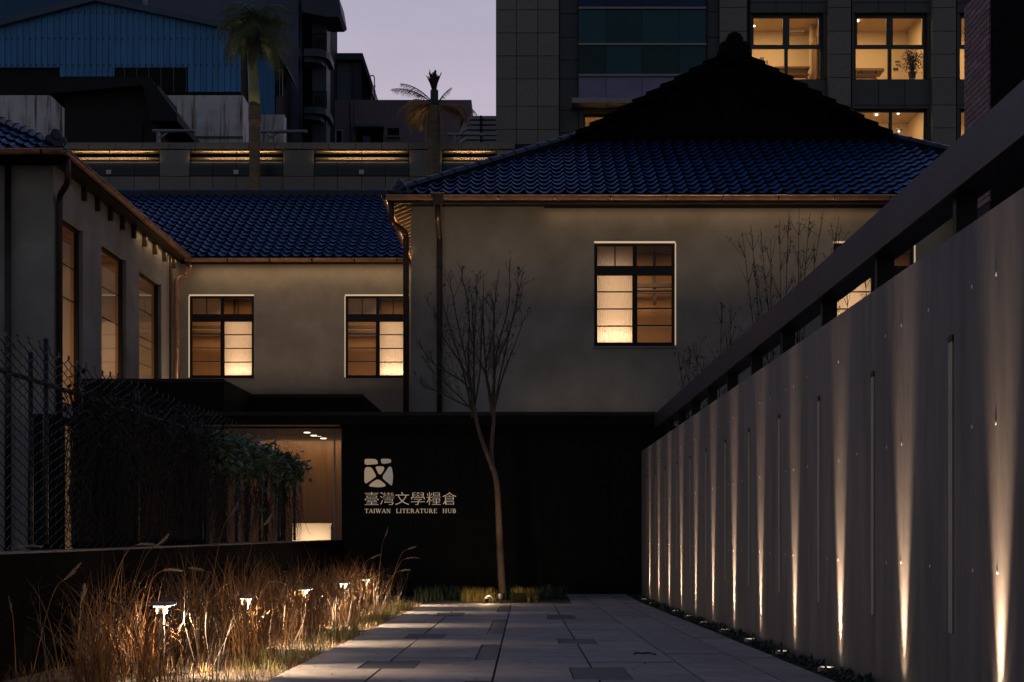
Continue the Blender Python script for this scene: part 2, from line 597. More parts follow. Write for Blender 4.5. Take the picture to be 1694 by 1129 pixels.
# wall washers set in the gravel
M_gravel = mat("dark_gravel", (.04, .037, .034), .9, var=.5, vscale=30, per=.3)
ring_m = MB().lathe([(.055, -.06), (.055, .006), (.043, .010), (.043, .002)], (0, 0, 0), 20).mesh("bezel", M_zinc, smooth=False)
lens_m = MB().lathe([(.040, -.004), (.040, .003), (.03, .006)], (0, 0, 0), 20).mesh("lens", M_lens)
wash = bpy.data.lights.new("wall_washer_beam", 'SPOT')
wash.energy = 760.0
wash.color = (1.0, .64, .40)
wash.spot_size = radians(22)
wash.spot_blend = 1.0
wash.shadow_soft_size = .03
wash2 = wash.copy()
wash2.energy = 7.0
wash2.spot_size = radians(64)
for k, y in enumerate(lights_y):
    lx = XW - .085
    z = gz(y) + .004
    r = thing("wall_washer_light", "small round glowing uplight at the concrete wall's foot, %s from the black entrance wall" % ORD[12 - k], "ground light", (lx, y, z), "uplights along the concrete wall")
    inst("bezel", ring_m, (lx, y, z), r)
    inst("lens", lens_m, (lx, y, z), r)
    for wd, tilt in ((wash, .082), (wash2, .30)):
        wd = wd.copy(); wd.energy *= rnd.uniform(.78, 1.15)
        s = link(bpy.data.objects.new("wall_washer_beam", wd))
        s.parent = r
        s.location = (.028, 0, .022)
        s.rotation_euler = Vector((tilt + rnd.uniform(-.012, .012), rnd.uniform(-.012, .012), 1)).to_track_quat('-Z', 'Y').to_euler()

# gravel strip with small plants at the wall's foot
mb = MB()
for a, b in ((2, 22), (22, 24.6)):
    mb.quad((PRX, a, gz(a) - .02), (XW + .01, a, gz(a) - .02), (XW + .01, b, gz(b) - .02), (PRX, b, gz(b) - .02))
struct(mb.build("gravel_strip", M_gravel, loc=(1.85, 12, -.2)))
mb = MB()
for _ in range(2600):
    y = rnd.uniform(4, 24.0); x = rnd.uniform(PRX + .01, XW - .015)
    if min(abs(y - l) for l in lights_y) < .075 and abs(x - (XW - .085)) < .075:
        continue
    r = rnd.uniform(.006, .017)
    mb.blob((x, y, gz(y) - .016 + r * .3), r, r * rnd.uniform(.7, 1.2), r * .7, 5, 3)
g_ = mb.build("pebbles", M_gravel, loc=(1.85, 12, -.2))
stuff(g_); tag(g_, "dark pebbles in the strip at the foot of the concrete wall", "gravel")
M_leafdk = mat("small_dark_leaves", (.035, .06, .03), .6, var=.4, vscale=15, trans=.2)
def leaf_quad(mb, c, L, W, yaw, pitch, mi=0):
    d = Vector((cos(yaw) * cos(pitch), sin(yaw) * cos(pitch), sin(pitch)))
    s_ = d.cross(Vector((0, 0, 1)))
    if s_.length < 1e-4: s_ = Vector((1, 0, 0))
    s_.normalize()
    c = Vector(c)
    m_ = c + d * L * .5 - Vector((0, 0, L * .06))
    mb.add([tuple(c), tuple(m_ + s_ * W * .5), tuple(c + d * L), tuple(m_ - s_ * W * .5)], [(0, 1, 2, 3)], mi)
mb = MB()
for _ in range(420):
    y = rnd.choice([rnd.uniform(5, 24), lights_y[rnd.randrange(len(lights_y))] + rnd.uniform(.25, .9)]); x = rnd.uniform(PRX + .03, XW - .03)
    if y > 24.0 or (min(abs(y - l) for l in lights_y) < .12):
        continue
    for _k in range(7):
        leaf_quad(mb, (x + rnd.gauss(0, .012), y + rnd.gauss(0, .02), gz(y) - .01 + rnd.uniform(0, .03)), rnd.uniform(.025, .055), rnd.uniform(.012, .024), rnd.uniform(0, 6.28), rnd.uniform(.1, 1.2))
g_ = mb.build("ground_cover", M_leafdk, loc=(1.85, 12, -.2))
stuff(g_); tag(g_, "low dark leaved ground cover along the concrete wall's foot", "ground cover")

# steel rail carried on posts above the wall
BX0, BX1 = 2.19, 2.39
BZ0, BZ1 = EYE + 1.745, EYE + 1.985
root = thing("steel_roof_beam", "dark steel box beam carried on short posts above the concrete wall", "beam", (2.29, 14, WTOP))
mb = MB()
mb.box(BX0, BX1, 2.5, 24.3, BZ0 + .012, BZ1)
mb.build("beam", M_steel, root)
box_part("drip_edge", M_copper_dark, root, BX0 - .006, BX0 + .02, 2.5, 24.3, BZ0 - .006, BZ0 + .012)
for k in range(-2, 13):
    y = 2400 * 2.25 * (.001393 + .0003105 * k)
    if 3.4 < y < 24:
        box_part("post", M_black2, root, 2.235, 2.345, y - .03, y + .03, WTOP, BZ0 + .012)

# brick pier behind the beam
root = thing("brick_pier", "purple brown brick pier rising behind the dark steel beam", "wall", (7.2, 18, gz(22)))
YB = 17.0
XB = (1636 - VX) * YB / F
Y2B = YB * 770 / 729.0
M_brick = mat("purple_brick", (.19, .12, .13), .75, var=.25, vscale=14, per=.3, bump=.4, bscale=40)
M_bmort = mat("brick_mortar", (.03, .024, .026), .95)
box_part("pier_core", M_bmort, root, XB + .012, XB + 3.4, YB + .012, Y2B - .012, gz(22), 9.0)
box_part("shaded_front", M_black, root, XB + .03, XB + 3.4, YB, YB + .0095, gz(22), 9.0)  # black sheet paints in the shade on the pier's front
ch, bl = .0705, .29
bm1 = MB().box(0, .02, 0, bl - .010, 0, ch - .011).mesh("brick", M_brick)
row = 0
z = 4.6
while z < 7.2:
    y = YB - (row % 3) * bl / 3
    while y < Y2B:
        a, b = max(y, YB + .0), min(y + bl - .010, Y2B)
        if b - a > .03:
            if abs((b - a) - (bl - .010)) < 1e-6:
                inst("brick", bm1, (XB, a, z), root)
            else:
                box_part("brick", M_brick, root, XB, XB + .02, a, b, z, z + ch - .011)
        y += bl
    z += ch
    row += 1
# ------------------------------------------------------------------ tiled roofs
TW, TE = .2475, .285            # tile width and exposed length
def tile_mesh(name, U, V, N, m):
    mb = MB()
    nu = 8
    prof = []
    for i in range(nu + 1):
        t = i / nu
        h = -.034 * sin(pi * t / .70) if t < .70 else .042 * sin(pi * (t - .70) / .30)
        prof.append((t * TW * 1.02, h))
    L = TE + .05
    for (v, lift) in ((0, .048), (L, .0)):
        for u, h in prof:
            mb.v.append(tuple(U * u + V * v + N * (h + lift + .036)))
    for u, h in prof:
        mb.v.append(tuple(U * u + V * .035 + N * (h * .9 - .012)))
    k = nu + 1
    for i in range(nu):
        mb.f.append((i, i + 1, k + i + 1, k + i)); mb.m.append(0)
        mb.f.append((2 * k + i, 2 * k + i + 1, i + 1, i)); mb.m.append(1)
    return mb, mb.mesh(name, [m, M_tile_edge], smooth=False)
def roof_slope(parent, name, A, U, V, width, run_len, inside, near=300):
    """tiles laid on a slope; inside(u, v) says where; returns the part"""
    A, U, V = Vector(A), Vector(U).normalized(), Vector(V).normalized()
    N = U.cross(V)
    if N.z < 0: N = -N
    part = None
    tmb, tm = tile_mesh("roof_tile", U, V, N, M_tile)
    cells = []
    nr = int(run_len / TE) + 1
    nc = int(width / TW) + 1
    for r in range(nr):
        for c in range(nc):
            u, v = c * TW, r * TE
            if inside(u + TW / 2, v + TE / 2):
                cells.append((u, v))
    return A, U, V, N, tmb, tm, cells
def lay(parent_part, spec, visible, near=300):
    A, U, V, N, tmb, tm, cells = spec
    vis = [c for c in cells if visible(A + U * c[0] + V * c[1])]
    rest = [c for c in cells if c not in set(vis)]
    vis.sort(key=lambda c: (c[1], c[0]))
    for u, v in vis[:near]:
        inst("roof_tile", tm, A + U * (u + rnd.uniform(-.004, .004)) + V * (v + rnd.uniform(-.006, .006)) + N * rnd.uniform(0, .009), parent_part)
    mb = MB()
    for u, v in vis[near:] + rest:
        o = A + U * u + V * v
        k0 = len(mb.m); mb.add([tuple(Vector(p) + o) for p in tmb.v], tmb.f); mb.m[k0:] = tmb.m
    if mb.f:
        stuff(mb.build("roof_tiles_farther_up", [M_tile, M_tile_edge], parent_part))
def cap_run(parent, A, B, r=.085, seg=.30, name="ridge_tile", m=None):
    """overlapping half-round ridge tiles from A to B"""
    A, B = Vector(A), Vector(B)
    d = (B - A); n = max(1, int(d.length / seg)); step = d / n
    t = d.normalized()
    s_ = t.cross(Vector((0, 0, 1))).normalized()
    up = s_.cross(t)
    mb = MB()
    k = 7
    for (w, rr) in ((0, r * 1.12), (step.length * .18, r * 1.12), (step.length * .2, r), (step.length * 1.04, r * .97)):
        for i in range(k):
            a = pi * i / (k - 1)
            mb.v.append(tuple(t * w + s_ * cos(a) * rr + up * sin(a) * rr))
    for j in range(3):
        for i in range(k - 1):
            a = j * k + i
            mb.f.append((a, a + 1, a + k + 1, a + k)); mb.m.append(0)
    mb.f.append(tuple(range(k))); mb.m.append(0)
    me = mb.mesh(name, m or M_tile_dark, smooth=False)
    bw_ = s_ * r * .8; dn = Vector((0, 0, -.17))
    MB().add([tuple(q + w + h_) for h_ in (dn, Vector((0, 0, 0))) for q, w in ((A, -bw_), (A, bw_), (B, bw_), (B, -bw_))], [(3, 2, 1, 0), (4, 5, 6, 7), (0, 1, 5, 4), (1, 2, 6, 5), (2, 3, 7, 6), (3, 0, 4, 7)]).build("ridge_bed", m or M_tile_edge, parent)
    for i in range(n):
        inst(name, me, A + step * i, parent)
def gutter(parent, A, B, r=.078, name="gutter"):
    """half-round copper gutter with joint rings"""
    A, B = Vector(A), Vector(B)
    d = B - A; t = d.normalized()
    s_ = t.cross(Vector((0, 0, 1))).normalized(); up = Vector((0, 0, 1))
    mb = MB()
    k = 9
    def ring(w, r0, r1):
        base = len(mb.v)
        for ww in w:
            for rr in (r0, r1):
                for i in range(k):
                    a = -pi * i / (k - 1)
                    mb.v.append(tuple(A + t * ww + s_ * cos(a) * rr + up * sin(a) * rr))
        for i in range(k - 1):
            mb.f.append((base + i, base + i + 1, base + 2 * k + i + 1, base + 2 * k + i)); mb.m.append(0)
            mb.f.append((base + k + i, base + k + i + 1, base + 3 * k + i + 1, base + 3 * k + i)); mb.m.append(0)
            mb.f.append((base + i, base + i + 1, base + k + i + 1, base + k + i)); mb.m.append(0)
            mb.f.append((base + 2 * k + i, base + 2 * k + i + 1, base + 3 * k + i + 1, base + 3 * k + i)); mb.m.append(0)
    ring((0, d.length), r, r - .008)
    # rolled bead along both lips
    for sgn in (1, -1):
        mb.tube([A + s_ * r * sgn, B + s_ * r * sgn], .011, 6)
    g = mb.build(name, M_copper, parent, smooth=True)
    n = max(1, int(d.length / .98))
    mb = MB()
    for ww in (0, .03):
        for j in range(k):
            a = -pi * j / (k - 1)
            mb.v.append(tuple(t * ww + s_ * cos(a) * (r + .004) + up * sin(a) * (r + .004)))
    for j in range(k - 1):
        mb.f.append((j, j + 1, k + j + 1, k + j)); mb.m.append(0)
    jm = mb.mesh("gutter_joint", M_copper_dark, smooth=True)
    for i in range(1, n + 1):
        inst("gutter_joint", jm, A + t * (d.length * i / (n + .4)), g)
    return g
def ridge_end(parent, c, face, s=1.0, m=None):
    """the scrolled end tile where a hip or ridge stops"""
    mb = MB()
    c = Vector(c)
    f = Vector(face).normalized()
    w = f.cross(Vector((0, 0, 1))).normalized()
    def disc(o, r, th):
        o = Vector(o)
        mb.tube([o - f * th, o + f * th * .6, o + f * th], [r, r, r * .7], 12)
    disc(c + Vector((0, 0, .12 * s)), .115 * s, .06 * s)
    disc(c + w * .12 * s + Vector((0, 0, .03 * s)), .085 * s, .05 * s)
    disc(c - w * .12 * s + Vector((0, 0, .03 * s)), .085 * s, .05 * s)
    disc(c + Vector((0, 0, -.03 * s)), .11 * s, .045 * s)
    mb.tube([c - f * .3 * s, c - f * .05], [.10 * s, .115 * s], 10)
    return mb.build("ridge_end_tile", m or M_tile_dark, parent, smooth=False)

# ------------------------------------------------------------------ wooden windows
def make_window(building, x0, x1, z0, z1, Y, blind_left, lit_edge, tag_label=None):
    """window set in a facade that faces the camera; the openings sit .1 m back from the wall face"""
    W, H = x1 - x0, z1 - z0
    f0, f1 = Y + .045, Y + .115
    t = .045
    zt = z1 - H * .235           # underside of the transom lights
    zr = zt - H * .075           # underside of the heavy rail
    xm = x0 + W * .505
    zs = z0 + .06
    mb = MB()
    mb.box(x0, x0 + t, f0, f1, z0, z1 - .022); mb.box(x1 - t, x1, f0, f1, z0, z1 - .022)
    mb.box(x0 + t, x1 - t, f0, f1, z1 - .055, z1 - .022)
    mb.box(x0 + t, x1 - t, f0 - .01, f1 + .01, zr, zt)
    mb.box(x0 + t, x1 - t, f0, f1, z0, zs)
    mb.box(xm - .022, xm + .022, f0 + .004, f1, zt, z1 - .055)
    mb.box(xm - .03, xm + .03, f0 + .004, f1, zs, zr)
    for (a, b, c, d) in ((x0 + t, xm - .022, zt, z1 - .055), (xm + .022, x1 - t, zt, z1 - .055), (x0 + t, xm - .03, zs, zr), (xm + .03, x1 - t, zs, zr)):
        s = .016
        mb.box(a, a + s, f0 + .012, f1 - .01, c, d); mb.box(b - s, b, f0 + .012, f1 - .01, c, d)
        mb.box(a + s, b - s, f0 + .012, f1 - .01, c, c + s); mb.box(a + s, b - s, f0 + .012, f1 - .01, d - s, d)
    win = mb.build("window", M_black2, building)
    bx0, bx1 = (x0 + t, xm - .03) if blind_left else (xm + .03, x1 - t)
    cx0, cx1 = (xm + .03, x1 - t) if blind_left else (x0 + t, xm - .03)
    tb0, tb1 = (x0 + t, xm - .022) if blind_left else (xm + .022, x1 - t)
    tc0, tc1 = (xm + .022, x1 - t) if blind_left else (x0 + t, xm - .022)
    if not blind_left:
        tb0, tb1, tc0, tc1 = x0 + t, xm - .022, xm + .022, x1 - t
    for (a, b, c, d) in ((tb0, tb1, zt, z1 - .055), (tc0, tc1, zt, z1 - .055), (bx0, bx1, zs, zr), (cx0, cx1, zs, zr)):
        box_part("pane", M_glass, win, a + .016, b - .016, f0 + .030, f0 + .034, c + .016, d - .016)
    # glazing bars of the clear sash, with a white strip painting in their lit edge
    for k in range(1, 4):
        z = zs + (zr - zs) * k / 4 + .01
        mbb = MB()
        mbb.box(cx0 + .016, cx1 - .016, f0 + .014, f0 + .028, z - .012, z + .012)
        mbb.build("glazing_bar", M_black2, win)
        box_part("glazing_bar_edge", M_white, win, cx0 + .018, cx1 - .018, f0 + .0125, f0 + .026, z - .0185, z - .0125)
        mbb = MB()
        mbb.box(bx0 + .016, bx1 - .016, f1 + .005, f1 + .02, z - .012, z + .012)
        mbb.build("glazing_bar", M_wood_dk, win)
    for (a, b) in ((tb0, tb1), (tc0, tc1)):
        m_ = (a + b) / 2
        box_part("glazing_bar", M_black2 if a == tc0 else M_wood_dk, win, m_ - .012, m_ + .012, f0 + .036, f0 + .05, zt + .016, z1 - .07)
    # blinds, one behind the lower sash and one behind its transom light
    nb = 26
    mb = MB()
    yb = f1 + .045
    for (a, b, c, d) in ((bx0, bx1, zs + .012, zr), (tb0, tb1, zt, z1 - .06)):
        n = max(4, int((b - a) / .018))
        for i in range(n):
            xa, xb_ = a + (b - a) * i / n, a + (b - a) * (i + 1) / n
            ya, yb_ = yb + (.006 if i % 2 else 0), yb + (0 if i % 2 else .006)
            mb.quad((xa, ya, c), (xb_, yb_, c), (xb_, yb_, d), (xa, ya, d))
    mb.build("blind", M_blind, win)
    # light strip standing on the sill behind the blind
    sl = box_part("sill_light_strip", M_black2, win, bx0, bx1, yb + .14, yb + .20, zs - .005, zs + .02)
    area_light("sill_light", ((bx0 + bx1) / 2, yb + .17, zs + .03), (bx1 - bx0) * .92, 5.8, WARM2, (0, -.30, 1), .05, parent=sl)
    area_light("blind_fill", ((bx0 + bx1) / 2, Y + .75, z0 + H * .45), (bx1 - bx0), 3.6, WARM2, (0, -1, 0), H * .7, 70, parent=sl)  # added fill that brightens the blind, not a fitting of the room
    # sill and the reveal edge, its caught light put in as emission
    box_part("sill", M_zinc, win, x0 - .03, x1 + .03, Y - .03, f0, z0 - .03, z0 - .001)
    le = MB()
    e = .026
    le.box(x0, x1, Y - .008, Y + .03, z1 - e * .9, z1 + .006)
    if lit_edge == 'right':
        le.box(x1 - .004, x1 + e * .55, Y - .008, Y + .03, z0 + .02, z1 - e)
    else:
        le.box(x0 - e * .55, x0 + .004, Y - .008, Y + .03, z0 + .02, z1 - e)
    le.build("edge_glow_trim", M_ledge, win)
    # the room behind
    mb = MB()
    ya, yz = Y + .35, Y + 2.6
    xa, xb_ = x0 - .9, x1 + .9
    za, zb = z0 - .8, z1 + .25
    mb.quad((xa, yz, za), (xb_, yz, za), (xb_, yz, zb), (xa, yz, zb))
    mb.quad((xa, ya, za), (xa, yz, za), (xa, yz, zb), (xa, ya, zb))
    mb.quad((xb_, ya, za), (xb_, yz, za), (xb_, yz, zb), (xb_, ya, zb))
    mb.quad((xa, ya, za), (xb_, ya, za), (xb_, yz, za), (xa, yz, za))
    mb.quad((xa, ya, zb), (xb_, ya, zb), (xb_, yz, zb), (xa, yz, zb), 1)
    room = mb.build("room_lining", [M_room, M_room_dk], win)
    # exposed roof timbers and a rail with small lamps in the room
    mb = MB()
    for zz, yy in ((z1 - H * .33, Y + 1.9), (z1 - H * .25, Y + 2.1)):
        mb.box(xa, xb_, yy, yy + .1, zz, zz + .07)
    mb.box(cx1 - .16, cx1 - .10, Y + 2.3, Y + 2.36, z1 - H * .42, zb)
    mb.build("room_timber", M_wood_dk, win)
    for i in range(3):
        lx = bx0 + (bx1 - bx0) * (.75 - .16 * i)
        zz = z1 - H * (.16 + .075 * i)
        MB().lathe([(.022, 0), (.022, .012)], (lx + (0.0 if blind_left else .05), yb - .012 - .002 * i, zz), 8).build("reflected_spot", M_lens2, win) if False else None
    area_light("room_light", ((x0 + x1) / 2, Y + 1.3, zb - .35), 1.6, 24.0, WARM, (0, .25, -1), .5, parent=room)
    return win
M_wood_dk = mat("dark_interior_timber", (.05, .028, .016), .6)
M_blind = mat("pleated_blind", (.66, .55, .44), .9, trans=.62)
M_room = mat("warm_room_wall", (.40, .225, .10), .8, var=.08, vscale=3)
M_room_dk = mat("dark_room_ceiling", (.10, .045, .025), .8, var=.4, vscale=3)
M_ledge = mat("painted_edge_glow", (.8, .7, .58), .5, emit=(1.0, .74, .48), estr=.42)  # glow stands in for eave light caught by the trim

# ------------------------------------------------------------------ the hall straight ahead
PITCH = .54
cA = cos(math.atan(PITCH)); sA = sin(math.atan(PITCH))
Y3, YE3 = 27.0, 26.4
ZE3 = PZ(325, YE3)
XL3, XC3 = -2.43, 4.30
HW3 = XC3 - XL3
XR3 = XC3 + HW3
R3 = 3.6
WX0, WX1 = PX(680, Y3), XR3 - .38
hall = thing("tiled_hall", "large plastered hall with blue glazed tile roof and dark gable behind the entrance", "building", (XC3, Y3 + 6, gz(22)))
win_px = [(983, 1117, 400, 573), (1379, 1513, 400, 573)]
holes = [(PX(a, Y3), PX(b, Y3), PZ(d, Y3), PZ(c, Y3)) for a, b, c, d in win_px]
mb = MB()
ZW = ZE3 + .02
holed(mb, WX0, WX1, gz(22), ZW, holes, lambda u, v, w: (u, Y3 + w, v), .16)
mb.quad((WX0, Y3, gz(22)), (WX0, 46, gz(22)), (WX0, 46, ZW), (WX0, Y3, ZW))
mb.quad((WX1, Y3, gz(22)), (WX1, 46, gz(22)), (WX1, 46, ZW), (WX1, Y3, ZW))
mb.quad((WX0, 46, gz(22)), (WX1, 46, gz(22)), (WX1, 46, ZW), (WX0, 46, ZW))
mb.build("wall", M_plaster, hall)
for h in holes:
    make_window(hall, h[0], h[1], h[2], h[3], Y3, True, 'right')
# front slope
mb = MB()
zt3 = ZE3 + PITCH * R3
Yg = YE3 + R3
th = .05
def under(pts):
    m_ = MB(); m_.prism(pts, (0, 0, -th)); return m_
sl = under([(XL3, YE3, ZE3), (XR3, YE3, ZE3), (XR3 - R3, Yg, zt3), (XL3 + R3, Yg, zt3)]).build("roof_slope", M_roofboard, hall)
spec = roof_slope(hall, "roof", (XL3, YE3, ZE3), (1, 0, 0), (0, cA, sA), XR3 - XL3, R3 / cA, lambda u, v: v * cA < u - .02 and v * cA < (XR3 - XL3) - u - .02)
def seen_hall(p):
    px = VX + p.x * F / p.y; py = VY - (p.z - EYE) * F / p.y
    return px < 1600 and py < 882 - .90 * (px - VX) + 14
lay(sl, spec, seen_hall)
# side slopes and upper roof, seen only at their edges
zr3 = ZE3 + PITCH * HW3
for sgn in (-1, 1):
    xe = XL3 if sgn < 0 else XR3
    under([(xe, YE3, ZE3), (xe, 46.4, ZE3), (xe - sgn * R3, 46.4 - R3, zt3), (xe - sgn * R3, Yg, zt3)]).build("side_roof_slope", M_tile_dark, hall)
    under([(xe - sgn * R3 * .96, Yg - .32, zt3 + .07), (xe - sgn * R3 * .96, 42.8, zt3 + .07), (XC3, 42.8, zr3 + .07), (XC3, Yg - .32, zr3 + .07)]).build("upper_roof_slope", M_roofboard, hall)
    # verge tiles that step up the gable's edge
    a = Vector((xe - sgn * R3 * .97, Yg - .40, zt3 + .03)); b = Vector((XC3 + sgn * .06, Yg - .40, zr3 + .06))
    n = 11
    vt = None
    for k in range(n):
        p = a.lerp(b, k / n); q = a.lerp(b, (k + 1.12) / n)
        d = (q - p)
        mbv = MB()
        nz = Vector((0, 0, 1))
        lo = [p + nz * .0, q + nz * -.05, q + nz * .05, p + nz * .12]
        mbv.prism([tuple(v) for v in lo], (0, .46, 0))
        mbv.build("verge_tile", M_gable, hall)
# gable boards
mb = MB()
gy = Yg + .02
gbase, gtop = zt3, zr3 - .08
nb = 9
for k in range(nb):
    za = gbase + (gtop - gbase) * k / nb; zb = gbase + (gtop - gbase) * (k + 1) / nb - .012
    wa = HW3 - R3 - (za - gbase) / PITCH; wb = max(.02, HW3 - R3 - (zb - gbase) / PITCH)
    MB().add([(XC3 - wa, gy - .02, za), (XC3 + wa, gy - .02, za), (XC3 + wb, gy, zb), (XC3 - wb, gy, zb),
              (XC3 - wa, gy + .05, za), (XC3 + wa, gy + .05, za), (XC3 + wb, gy + .05, zb), (XC3 - wb, gy + .05, zb)],
             [(0, 1, 2, 3), (7, 6, 5, 4), (0, 4, 5, 1), (3, 2, 6, 7), (0, 3, 7, 4), (1, 5, 6, 2)]).build("gable_board", M_gable, hall)
box_part("gable_post", M_gable, hall, XC3 - .2, XC3 + .2, gy - .06, gy - .025, gbase + .3, gtop - .6)
cap_run(hall, (XL3 + R3 + .1, Yg - .12, zt3 + .10), (XR3 - R3 - .1, Yg - .12, zt3 + .10), .08, .31, m=M_gable)
cap_run(hall, (XL3 + .18, YE3 + .18, ZE3 + .17), (XL3 + R3, Yg, zt3 + .16), .085, .33)
cap_run(hall, (XR3 - .18, YE3 + .18, ZE3 + .17), (XR3 - R3, Yg, zt3 + .16), .085, .33)
ridge_end(hall, (XL3 + .16, YE3 + .10, ZE3 + .16), (-.7, -1, 0), .75)
MB().tube([(XL3 - .06, YE3 - .05, ZE3 + .09), (XL3 + .16, YE3 + .02, ZE3 + .06), (XL3 + .5, YE3 + .1, ZE3 + .06)], [.03, .055, .06], 8).build("corner_tile", M_tile_dark, hall, smooth=True)
ridge_end(hall, (XC3, Yg - .42, zr3 + .08), (0, -1, 0), 1.55, M_gable)
cap_run(hall, (XC3, Yg - .35, zr3 + .14), (XC3, 42, zr3 + .14), .11, .4)
# eaves: fascia, rafters, gutters
GZ3 = PZ(325, YE3 - .05)
gutter(hall, (XL3 - .06, YE3 - .07, GZ3), (XR3 + .06, YE3 - .07, GZ3))
gutter(hall, (XL3 - .07, 46, GZ3), (XL3 - .07, YE3 - .05, GZ3))
box_part("fascia", M_copper_dark, hall, XL3, XR3, YE3 + .012, YE3 + .05, ZE3 - .13, ZE3 - .052)
mb = MB()
mb.quad((XL3 + .02, YE3 + .05, ZE3 - .055), (XR3, YE3 + .05, ZE3 - .055), (XR3, Y3, ZE3 - .055), (XL3 + .02, Y3, ZE3 - .055))
mb.build("eave_soffit", M_gable, hall)
soff = MB().quad((XL3 + .02, Y3 - .5, ZE3 - .06), (WX0, Y3 - .5, ZE3 + .02), (WX0, 46, ZE3 + .02), (XL3 + .02, 46, ZE3 - .06)).build("side_soffit", M_wood_dk, hall)
rm = MB().add([(XL3 + .03, -.035, ZE3 - .15), (WX0, -.035, ZE3 - .02), (WX0, .035, ZE3 - .02), (XL3 + .03, .035, ZE3 - .15),
               (XL3 + .03, -.035, ZE3 - .065), (WX0, -.035, ZE3 + .012), (WX0, .035, ZE3 + .012), (XL3 + .03, .035, ZE3 - .065)],
              [(3, 2, 1, 0), (4, 5, 6, 7), (0, 1, 5, 4), (1, 2, 6, 5), (2, 3, 7, 6), (3, 0, 4, 7)]).mesh("rafter", M_wood_eave)
for k in range(26):
    inst("rafter", rm, (0, Y3 - .35 + .31 * k, 0), hall)
sstrip = box_part("light_strip", M_black2, hall, WX0 - .05, WX0 - .02, Y3 + .05, 34.2, ZE3 - 1.05, ZE3 - 1.02)
area_light("eave_uplight", (WX0 - .06, 30.4, ZE3 - .99), 7.0, 20.0, WARM, (-.35, 0, 1), .03, parent=sstrip)
# warm strip under the front eave, right of the window line
x0s, x1s = PX(900, 26.85), PX(1560, 26.85)
strip = box_part("light_strip", M_black2, hall, x0s, x1s, 26.80, 26.84, ZE3 - .12, ZE3 - .09)
area_light("eave_light", ((x0s + x1s) / 2, 26.82, ZE3 - .125), x1s - x0s, 3.0, WARM, (0, .25, -1), .03, parent=strip)
# small dark vents high on the wall
for px in (1016, 1138, 1256, 1359):
    box_part("wall_vent", M_copper_dark, hall, PX(px - 5, Y3), PX(px + 6, Y3), Y3 - .03, Y3 - .001, PZ(344, Y3), PZ(338, Y3))
# downpipes
xq = PX(672, 26.9)
tube_part("downpipe", M_copper_dark, hall, bend([(XL3 + .02, YE3 - .02, GZ3 - .05), (XL3 + .02, YE3 - .02, GZ3 - .46), (xq, 26.86, GZ3 - .56), (xq, 26.86, gz(22))], .12), .055)
xq = PX(727, 26.9)
rh = MB()
rh.add([(xq - .12, YE3 - .16, GZ3 + .03), (xq + .12, YE3 - .16, GZ3 + .03), (xq + .12, YE3 + .0, GZ3 + .03), (xq - .12, YE3 + .0, GZ3 + .03),
        (xq - .075, YE3 - .15, GZ3 - .17), (xq + .075, YE3 - .15, GZ3 - .17), (xq + .075, YE3 + .0, GZ3 - .17), (xq - .075, YE3 + .0, GZ3 - .17)],
       [(0, 1, 2, 3), (7, 6, 5, 4), (0, 4, 5, 1), (1, 5, 6, 2), (2, 6, 7, 3), (3, 7, 4, 0)])
rain = rh.build("rain_head", M_copper_dark, hall)
box_part("rain_head_rim", M_copper, rain, xq - .13, xq + .13, YE3 - .17, YE3 + .0, GZ3 + .03, GZ3 + .042)
tube_part("downpipe", M_copper_dark, hall, bend([(xq, YE3 - .07, GZ3 - .16), (xq, YE3 - .07, GZ3 - .36), (xq, 26.92, GZ3 - .62), (xq, 26.92, gz(22))], .12), .05)
for z in (GZ3 - 1.2, GZ3 - 2.6):
    MB().lathe([(.058, 0), (.058, .03)], (xq, 26.92, z), 10).build("pipe_clip", M_black2, hall)

# ------------------------------------------------------------------ the wing at the back
Y2, YE2 = 34.6, 34.15
ZE2 = PZ(428, YE2)
wing = thing("tiled_wing", "lower plastered wing with blue tile roof between the two halls", "building", (-5.2, 38, gz(22)))
win_px2 = [(313, 420, 488, 626), (571, 677, 488, 626)]
holes2 = [(PX(a, Y2), PX(b, Y2), PZ(d, Y2), PZ(c, Y2)) for a, b, c, d in win_px2]
mb = MB()
holed(mb, -8.2, -1.6, gz(22), ZE2 + .05, holes2, lambda u, v, w: (u, Y2 + w, v), .16)
mb.build("wall", M_plaster, wing)
for h in holes2:
    make_window(wing, h[0], h[1], h[2], h[3], Y2, False, 'left')
R2 = 4.6
XA2, XB2 = -12.6, -1.2
sl2 = under([(XA2, YE2, ZE2), (XB2, YE2, ZE2), (XB2, YE2 + R2, ZE2 + PITCH * R2), (XA2, YE2 + R2, ZE2 + PITCH * R2)]).build("roof_slope", M_roofboard, wing)
spec = roof_slope(wing, "roof", (XA2, YE2, ZE2), (1, 0, 0), (0, cA, sA), XB2 - XA2, R2 / cA, lambda u, v: True)
def seen_wing(p):
    px = VX + p.x * F / p.y; py = VY - (p.z - EYE) * F / p.y
    return px < 690 and px > 215 + (py - 330) * 1.18 - 25
lay(sl2, spec, seen_wing)
under([(XA2, YE2 + R2 + 3.6, ZE2), (XB2, YE2 + R2 + 3.6, ZE2), (XB2, YE2 + R2, ZE2 + PITCH * R2), (XA2, YE2 + R2, ZE2 + PITCH * R2)]).build("rear_roof_slope", M_roofboard, wing)
zrr = ZE2 + PITCH * R2
rb = box_part("ridge_base", M_tile_dark, wing, XA2, XB2, YE2 + R2 - .10, YE2 + R2 + .10, zrr - .05, zrr + .14)
cap_run(wing, (XA2, YE2 + R2, zrr + .14), (XB2, YE2 + R2, zrr + .14), .09, .32)
gutter(wing, (-7.95, YE2 - .07, ZE2 - .02), (-1.6, YE2 - .07, ZE2 - .02))
